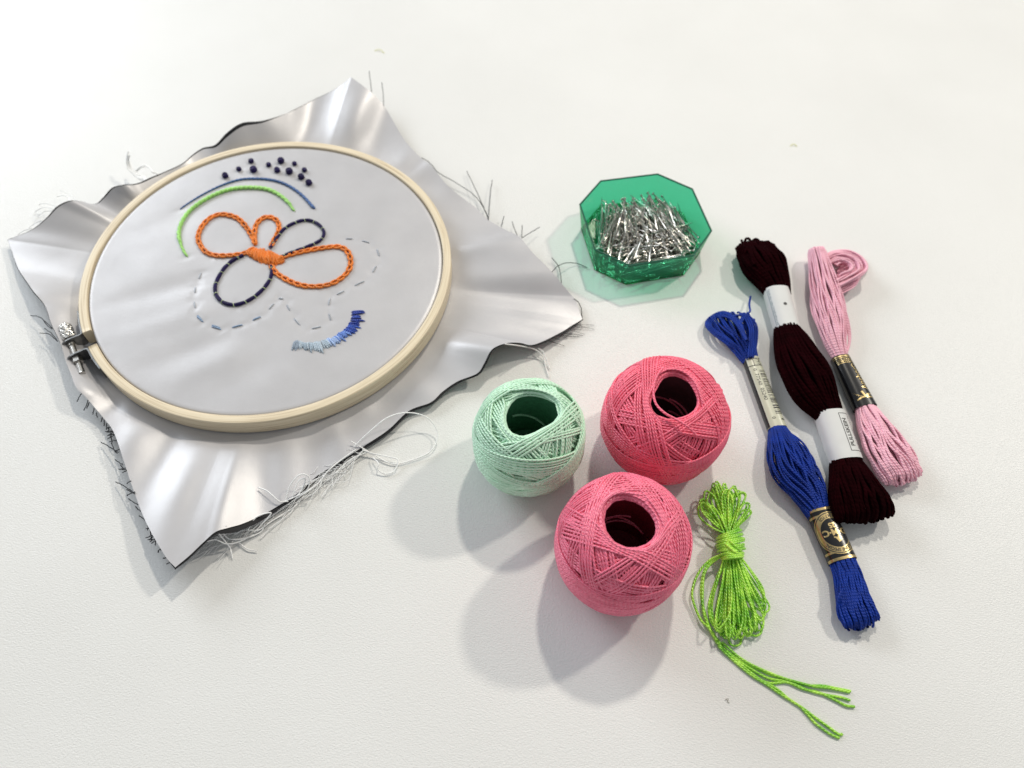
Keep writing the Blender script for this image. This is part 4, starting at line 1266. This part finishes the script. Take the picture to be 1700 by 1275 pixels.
def maroon_skein():
    root = thing('wool_skein', 'very dark maroon wool skein with two white paper bands, between blue and pink skeins', 'thread skein', at(1360, 660, 0))
    r = .78 * MM; m = M['maroon']
    bundle(root, [(1294, 492, 12.5, 9), (1283, 466, 18, 12), (1268, 438, 24, 14), (1256, 416, 21, 11)], 44, 60, r, m, twist=.35, end=1, cap=5 * MM, jag=.8, wob=.15, seed=41, M_=24)
    for pts in ([(1242, 425, 9), (1236, 408, 9), (1239, 396, 8), (1246, 400, 9), (1249, 420, 10)], [(1250, 425, 10), (1247, 405, 9), (1254, 397, 8), (1261, 402, 8), (1258, 415, 9)], [(1240, 420, 8), (1233, 404, 7), (1231, 399, 6)]):
        tubes('loop', [smooth_path(P3(pts, 0), 24)], r * .9, m, root, sides=6)
    for d in range(4):
        tubes('loop', [smooth_path(P3([(1262, 474, 6), (1240, 450, 6), (1226 + 3 * d, 430, 6 + d), (1226 + 4 * d, 416, 8 + d), (1240 + 2 * d, 412, 11), (1252, 440, 12)], 0), 28)], r, m, root, sides=6)
    b = Band(root, 'paper_band', (1288, 484), (1307, 549), 12.4, 12.2, 10.0, M['white_paper'])
    b.put('punch_hole', sh_ring(.4 * MM, b.L * .48, .01 * MM, .85 * MM, n=20), M['black_ink'], .08 * MM)
    b.put('printed_line', sh_rect(-6.5 * MM, -6.25 * MM, 1.5 * MM, b.L - .8 * MM), M['teal_ink'], .06 * MM)
    mk = bmesh.new(); q = random.Random(8); s = 1.6 * MM
    while s < b.L - 1.2 * MM:
        w = q.uniform(.25, .7) * MM
        tmp = sh_rect(-5.9 * MM, -5.9 * MM + q.uniform(.5, 1.0) * MM, s, s + w * .6)
        me = bpy.data.meshes.new('t'); tmp.to_mesh(me); tmp.free(); mk.from_mesh(me); bpy.data.meshes.remove(me)
        s += w + q.choice((.15, .2, .5)) * MM
    b.put('small_print', mk, M['teal_ink'], .06 * MM)
    bundle(root, [(1305, 545, 12, 10), (1316, 570, 18, 12.5), (1332, 610, 23, 15), (1352, 650, 22, 14.5), (1370, 680, 16, 11), (1378, 694, 13, 10)], 46, 60, r, m, twist=.35, seed=42, M_=40, wob=.25)
    b = Band(root, 'paper_band', (1377, 688), (1405, 768), 13.4, 13.8, 10.5, M['white_paper'])
    L = b.L
    ln = .28 * MM
    for (c0, c1, s0, s1) in ((1.2, 6.9, 2.2, 2.2 + .28), (1.2, 6.9, L / MM - 3.0 - .28, L / MM - 3.0), (1.2, 1.2 + .28, 2.48, L / MM - 3.28)):
        b.put('frame_line', sh_rect(c0 * MM, c1 * MM, s0 * MM, s1 * MM), M['black_ink'], .06 * MM)
    b.put('lettering', sh_text('PULLSKEIN', 2.55 * MM, lambda x, y: (3.1 * MM - y, L * .49 - x * 1.12), .06 * MM), M['black_ink'], .06 * MM)
    mk = bmesh.new(); s = 3.4 * MM
    while s < L - 4.0 * MM:
        w = q.uniform(.25, .6) * MM
        tmp = sh_rect(5.5 * MM, 5.5 * MM + q.uniform(.5, 1.1) * MM, s, s + w * .6)
        me = bpy.data.meshes.new('t'); tmp.to_mesh(me); tmp.free(); mk.from_mesh(me); bpy.data.meshes.remove(me)
        s += w + q.choice((.2, .25, .5)) * MM
    b.put('small_print', mk, M['black_ink'], .06 * MM)
    bundle(root, [(1403, 764, 13, 10), (1412, 790, 18, 13), (1424, 825, 24.5, 15), (1431, 845, 27, 14)], 50, 80, r, m, twist=.03, end=1, cap=5.5 * MM, seed=43, M_=26, wob=.08, jag=.9)

def pink_skein():
    root = thing('floss_skein', 'light pink embroidery floss skein with a black and gold band, rightmost of the skeins', 'thread skein', at(1430, 650, 0))
    r = .48 * MM; m = M['rose']
    bundle(root, [(1395, 598, 7.5, 6), (1386, 570, 11, 8), (1379, 530, 15, 10), (1370, 485, 14, 11), (1362, 445, 11, 12), (1357, 425, 9, 12)], 42, 46, r, m, twist=.9, end=1, cap=4 * MM, seed=51, M_=38, wob=.7)
    # the far end folds over to the right in nested arcs
    for k in range(30):
        f = (k % 15) / 14; lay = k // 15
        cx, cy, sc = 1398, 446, .35 + .68 * f
        base = [(1366, 428), (1384, 418), (1408, 418), (1430, 428), (1438, 445), (1424, 459), (1402, 470), (1382, 482)]
        pts = [(cx + (x - cx) * sc + random.uniform(-1.2, 1.2), cy + (y - cy) * sc + random.uniform(-1.2, 1.2), 2.2 + 5.5 * lay + 1.2 * math.sin(i + k) + (1 - f) * 1.5) for i, (x, y) in enumerate(base)]
        tubes('loop', [smooth_path(P3(pts, 0), 36)], r, m, root, sides=6)
    for k in range(14):       # inner coils of the fold
        sc = .08 + .34 * k / 14
        base = [(1366, 428), (1384, 418), (1408, 418), (1430, 428), (1438, 445), (1424, 459), (1402, 470), (1382, 482)]
        pts = [(1393 + (x - 1398) * sc + random.uniform(-1, 1), 444 + (y - 446) * sc + random.uniform(-1, 1), 2.0 + .15 * k) for x, y in base]
        tubes('loop', [smooth_path(P3(pts, 0), 24)], r, m, root, sides=6)
    for k in range(7):       # flat strands leading back under the column
        pts = [(1436 - k * 1.5, 444 + k * 3, 4), (1418, 454 + k * 3.6, 5), (1396, 464 + k * 4, 5), (1376, 474 + k * 4.2, 4)]
        tubes('loop', [smooth_path(P3(pts, 0), 20)], r, m, root, sides=6)
    for k in range(3):
        tubes('loop', [smooth_path(P3([(1402, 596, 5), (1411 - k, 570, 5), (1411 - 2 * k, 545, 6), (1404 - 2 * k, 515, 8), (1392, 480, 10)], 0), 26)], r * .8, m, root, sides=6)
    b = Band(root, 'crest_band', (1394, 595), (1436, 678), 8.6, 11.0, 7.0, M['black_paper'])
    L = b.L; G = M['gold_ink']
    b.put('gold_line', sh_rect(-6 * MM, 6 * MM, .5 * MM, 1.1 * MM), G)
    b.put('gold_line', sh_rect(-6 * MM, 6 * MM, 1.6 * MM, 1.9 * MM), G)
    mk = bmesh.new(); q = random.Random(3)
    for row in range(3):
        c = -4.5 * MM
        while c < 4.5 * MM:
            w = q.uniform(.3, .8) * MM
            tmp = sh_rect(c, c + w, (2.5 + row * .9) * MM, (2.95 + row * .9) * MM)
            me = bpy.data.meshes.new('t'); tmp.to_mesh(me); tmp.free(); mk.from_mesh(me); bpy.data.meshes.remove(me)
            c += w + q.uniform(.2, .5) * MM
    b.put('small_print', mk, G)
    b.put('ring_mark', sh_ring(2.6 * MM, 6.6 * MM, .75 * MM, 1.0 * MM, n=24), G)
    b.put('lettering', sh_text('Anchor', 4.0 * MM, lambda x, y: (2.7 * MM - y, 13.6 * MM - x), .05 * MM), G, .06 * MM)
    e = L - 4.4 * MM
    for pts in ([(-4.2, -3.0), (-1.6, -0.55), (.8, .1), (.6, .6), (-1.8, -.5)], [(-3.4, 1.1), (-1.6, .2), (.8, .0), (1.0, .5), (-1.2, .8), (-3.2, 1.7)], [(.6, -.1), (2.4, -1.4), (4.6, -1.0), (2.6, -.4), (1.2, .5)], [(.8, .1), (3.0, .2), (4.8, .9), (2.6, .9), (.9, .7)], [(-.4, -2.6), (.6, -2.9), (1.0, -.2), (.3, -.1)]):
        b.put('crest', sh_poly([(x * MM, e + y * MM) for x, y in pts]), G, .07 * MM)
    bundle(root, [(1437, 678, 9.5, 7), (1449, 703, 14, 9), (1468, 740, 18.5, 10), (1486, 770, 20, 10), (1494, 784, 19, 9)], 44, 70, r, m, twist=.35, end=1, cap=5 * MM, jag=1.0, seed=53, M_=30, wob=.5)

def lime_hank():
    root = thing('thread_hank', 'small hank of lime green floss knotted round its middle, with loose tail ends', 'thread hank', at(1213, 905, 0))
    r = .43 * MM; m = M['lime']
    J = lambda s: random.uniform(-s, s)
    def leaf(base, tip, w, zb, zt, name='loop'):
        bx, by = base; tx, ty = tip
        d = np.array([tx - bx, ty - by], float); L = np.linalg.norm(d); d /= L; n = np.array([-d[1], d[0]])
        pt = lambda f, o, z: (bx + d[0] * L * f + n[0] * o, by + d[1] * L * f + n[1] * o, max(z, .5))
        k1, k2 = J(w * .3), J(w * .3)
        pts = [pt(0, -2.5, zb), pt(.35, -w * .35 + k1, zb * .6 + zt * .4 + J(1)), pt(.75, -w * .5 + k1, zt + J(1)), pt(.95, -w * .28, zt + J(.6)), pt(1.0, w * .05, zt), pt(.94, w * .3, zt - .5), pt(.72, w * .5 + k2, zt + J(1)), pt(.35, w * .32 + k2, zb * .6 + zt * .4 + J(1)), pt(0, 2.5, zb)]
        P = smooth_path(P3(pts, 0), 44)
        P[:, 2] = np.maximum(P[:, 2], r)
        tubes(name, [P], r, m, root, sides=6)
    tips = [(1163, 838), (1166, 829), (1174, 816), (1183, 806), (1190, 803), (1199, 806), (1206, 814), (1212, 812), (1219, 810), (1226, 814), (1232, 821), (1241, 834), (1242, 846)]
    for i, t in enumerate(tips):
        for q in range(2):
            leaf((1209 + (i - 6) * .9 + J(3), 884), (t[0] + J(4), t[1] + J(4)), 15 + J(6), 5 + J(2.5), 4.5 + J(3.5))
    tips = [(1184, 1036), (1191, 1046), (1199, 1052), (1206, 1058), (1213, 1050), (1221, 1060), (1228, 1056), (1236, 1050), (1243, 1058), (1252, 1052), (1259, 1044), (1266, 1030), (1271, 1014), (1266, 1000)]
    for i, t in enumerate(tips):
        for q in range(2):
            leaf((1216 + (i - 6) * 1.3 + J(3), 922), (t[0] + J(4), t[1] + J(5)), 19 + J(9), 5 + J(2), 4 + J(3))
    leaf((1212, 1000), (1222, 1072), 30, 4, 1.2)
    leaf((1240, 1010), (1258, 1055), 24, 5, 2)
    # wraps of the knot
    for k in range(14):
        f = k / 13
        c0 = np.array([1213 - 3 + 6 * f, 884 + 42 * f])
        a = np.arange(30) * 2 * PI / 30
        zc = 5.0
        wpx = (18 + 4 * math.sin(f * PI)) + J(1.2)
        slope = -.32 + .1 * J(1) + .2 * f
        pts = [(c0[0] + wpx * math.cos(t), c0[1] + wpx * math.cos(t) * slope, zc + 4.9 * math.sin(t)) for t in a]
        tubes('wrap', [P3(pts, 0)], r * 1.25, m, root, sides=6, closed=True)
    for d in ([(1208, 896, 9.5), (1216, 902, 10.6), (1226, 912, 9.5), (1233, 918, 6)], [(1196, 898, 7), (1206, 905, 10), (1218, 915, 10.6), (1230, 921, 8)]):
        tubes('wrap', [smooth_path(P3(d, 0), 16)], r * 1.3, m, root, sides=6)
    # tails
    z5 = lambda x, y, z=.6: (1180 + x * .15294, 1040 + y * .15294, z)
    tails = [
     [(1222, 914, 9), (1200, 920, 7), (1178, 930, 5), (1160, 950, 4), (1149, 980, 3), (1153, 1005, 2), (1164, 1030, 2), (1176, 1042, 2), z5(60, 150), z5(250, 320), z5(450, 430), z5(650, 520), z5(850, 580), z5(1060, 640), z5(1220, 645), z5(1400, 680), z5(1520, 705)],
     [(1218, 918, 9), (1195, 922, 6), (1172, 942, 4), (1164, 970, 3), (1165, 1000, 2), (1172, 1030, 2), z5(30, 90), z5(200, 300), z5(400, 440), z5(620, 560), z5(840, 600), z5(1050, 690), z5(1250, 740), z5(1420, 770), z5(1510, 800)],
     [(1214, 916, 8), (1190, 928, 5), (1170, 950, 4), (1166, 985, 3), (1168, 1012, 2), z5(20, 100), z5(180, 310), z5(380, 460), z5(600, 610), z5(830, 610), z5(1000, 680), z5(1200, 730), z5(1370, 810), z5(1470, 860), z5(1560, 870)],
     [z5(50, 160, 1.2), z5(260, 350), z5(420, 490), z5(560, 590), z5(720, 680), z5(860, 800), z5(1000, 890), z5(1120, 980), z5(1260, 1080), z5(1400, 1180), z5(1430, 1170)],
     [z5(80, 210, 1.0), z5(280, 400), z5(440, 530), z5(620, 640), z5(800, 760), z5(960, 860), z5(1050, 950), z5(1150, 1060), z5(1290, 1160), z5(1400, 1210)],
     [z5(120, 170, 1.4), z5(330, 350, 1), z5(560, 470, 1), z5(760, 550, 1), z5(960, 610, 1), z5(1130, 650, 1), z5(1300, 670, .8), z5(1500, 715)]]
    for d in tails:
        P = smooth_path(P3(d, 0), 90)
        P[:, :2] += np.cumsum(RNG.normal(0, .02 * MM, (90, 2)), 0) * .6
        P[:, 2] = np.maximum(P[:, 2], r)
        tubes('tail_thread', [P], r * 1.15, m, root, sides=6)
blue_skein()
maroon_skein()
pink_skein()
lime_hank()

# ------------------------------------------------------------------ lint on the table
def lint(name_label, pts, r, mat):
    P = smooth_path(P3(pts, 0), 14)
    P[:, 2] = np.maximum(P[:, 2], r)
    o = tubes('lint_fibre', [P], r, mat, None, sides=5)
    tag(o, name_label, 'lint')
lint('tiny yellow green fibre on the table behind the silver cloth', [(622, 84, .3), (630, 82, .8), (638, 88, .3)], .16 * MM, M['yellow_lint'])
lint('tiny brownish speck of lint on the table below the lime hank', [(1204, 1162, .3), (1209, 1160, .5), (1208, 1165, .3), (1211, 1167, .2)], .1 * MM, M['grey_lint'])
lint('tiny yellow fibre on the bare table above the dark maroon skein', [(1312, 242, .3), (1318, 239, .6), (1323, 243, .3)], .16 * MM, M['yellow_lint'])
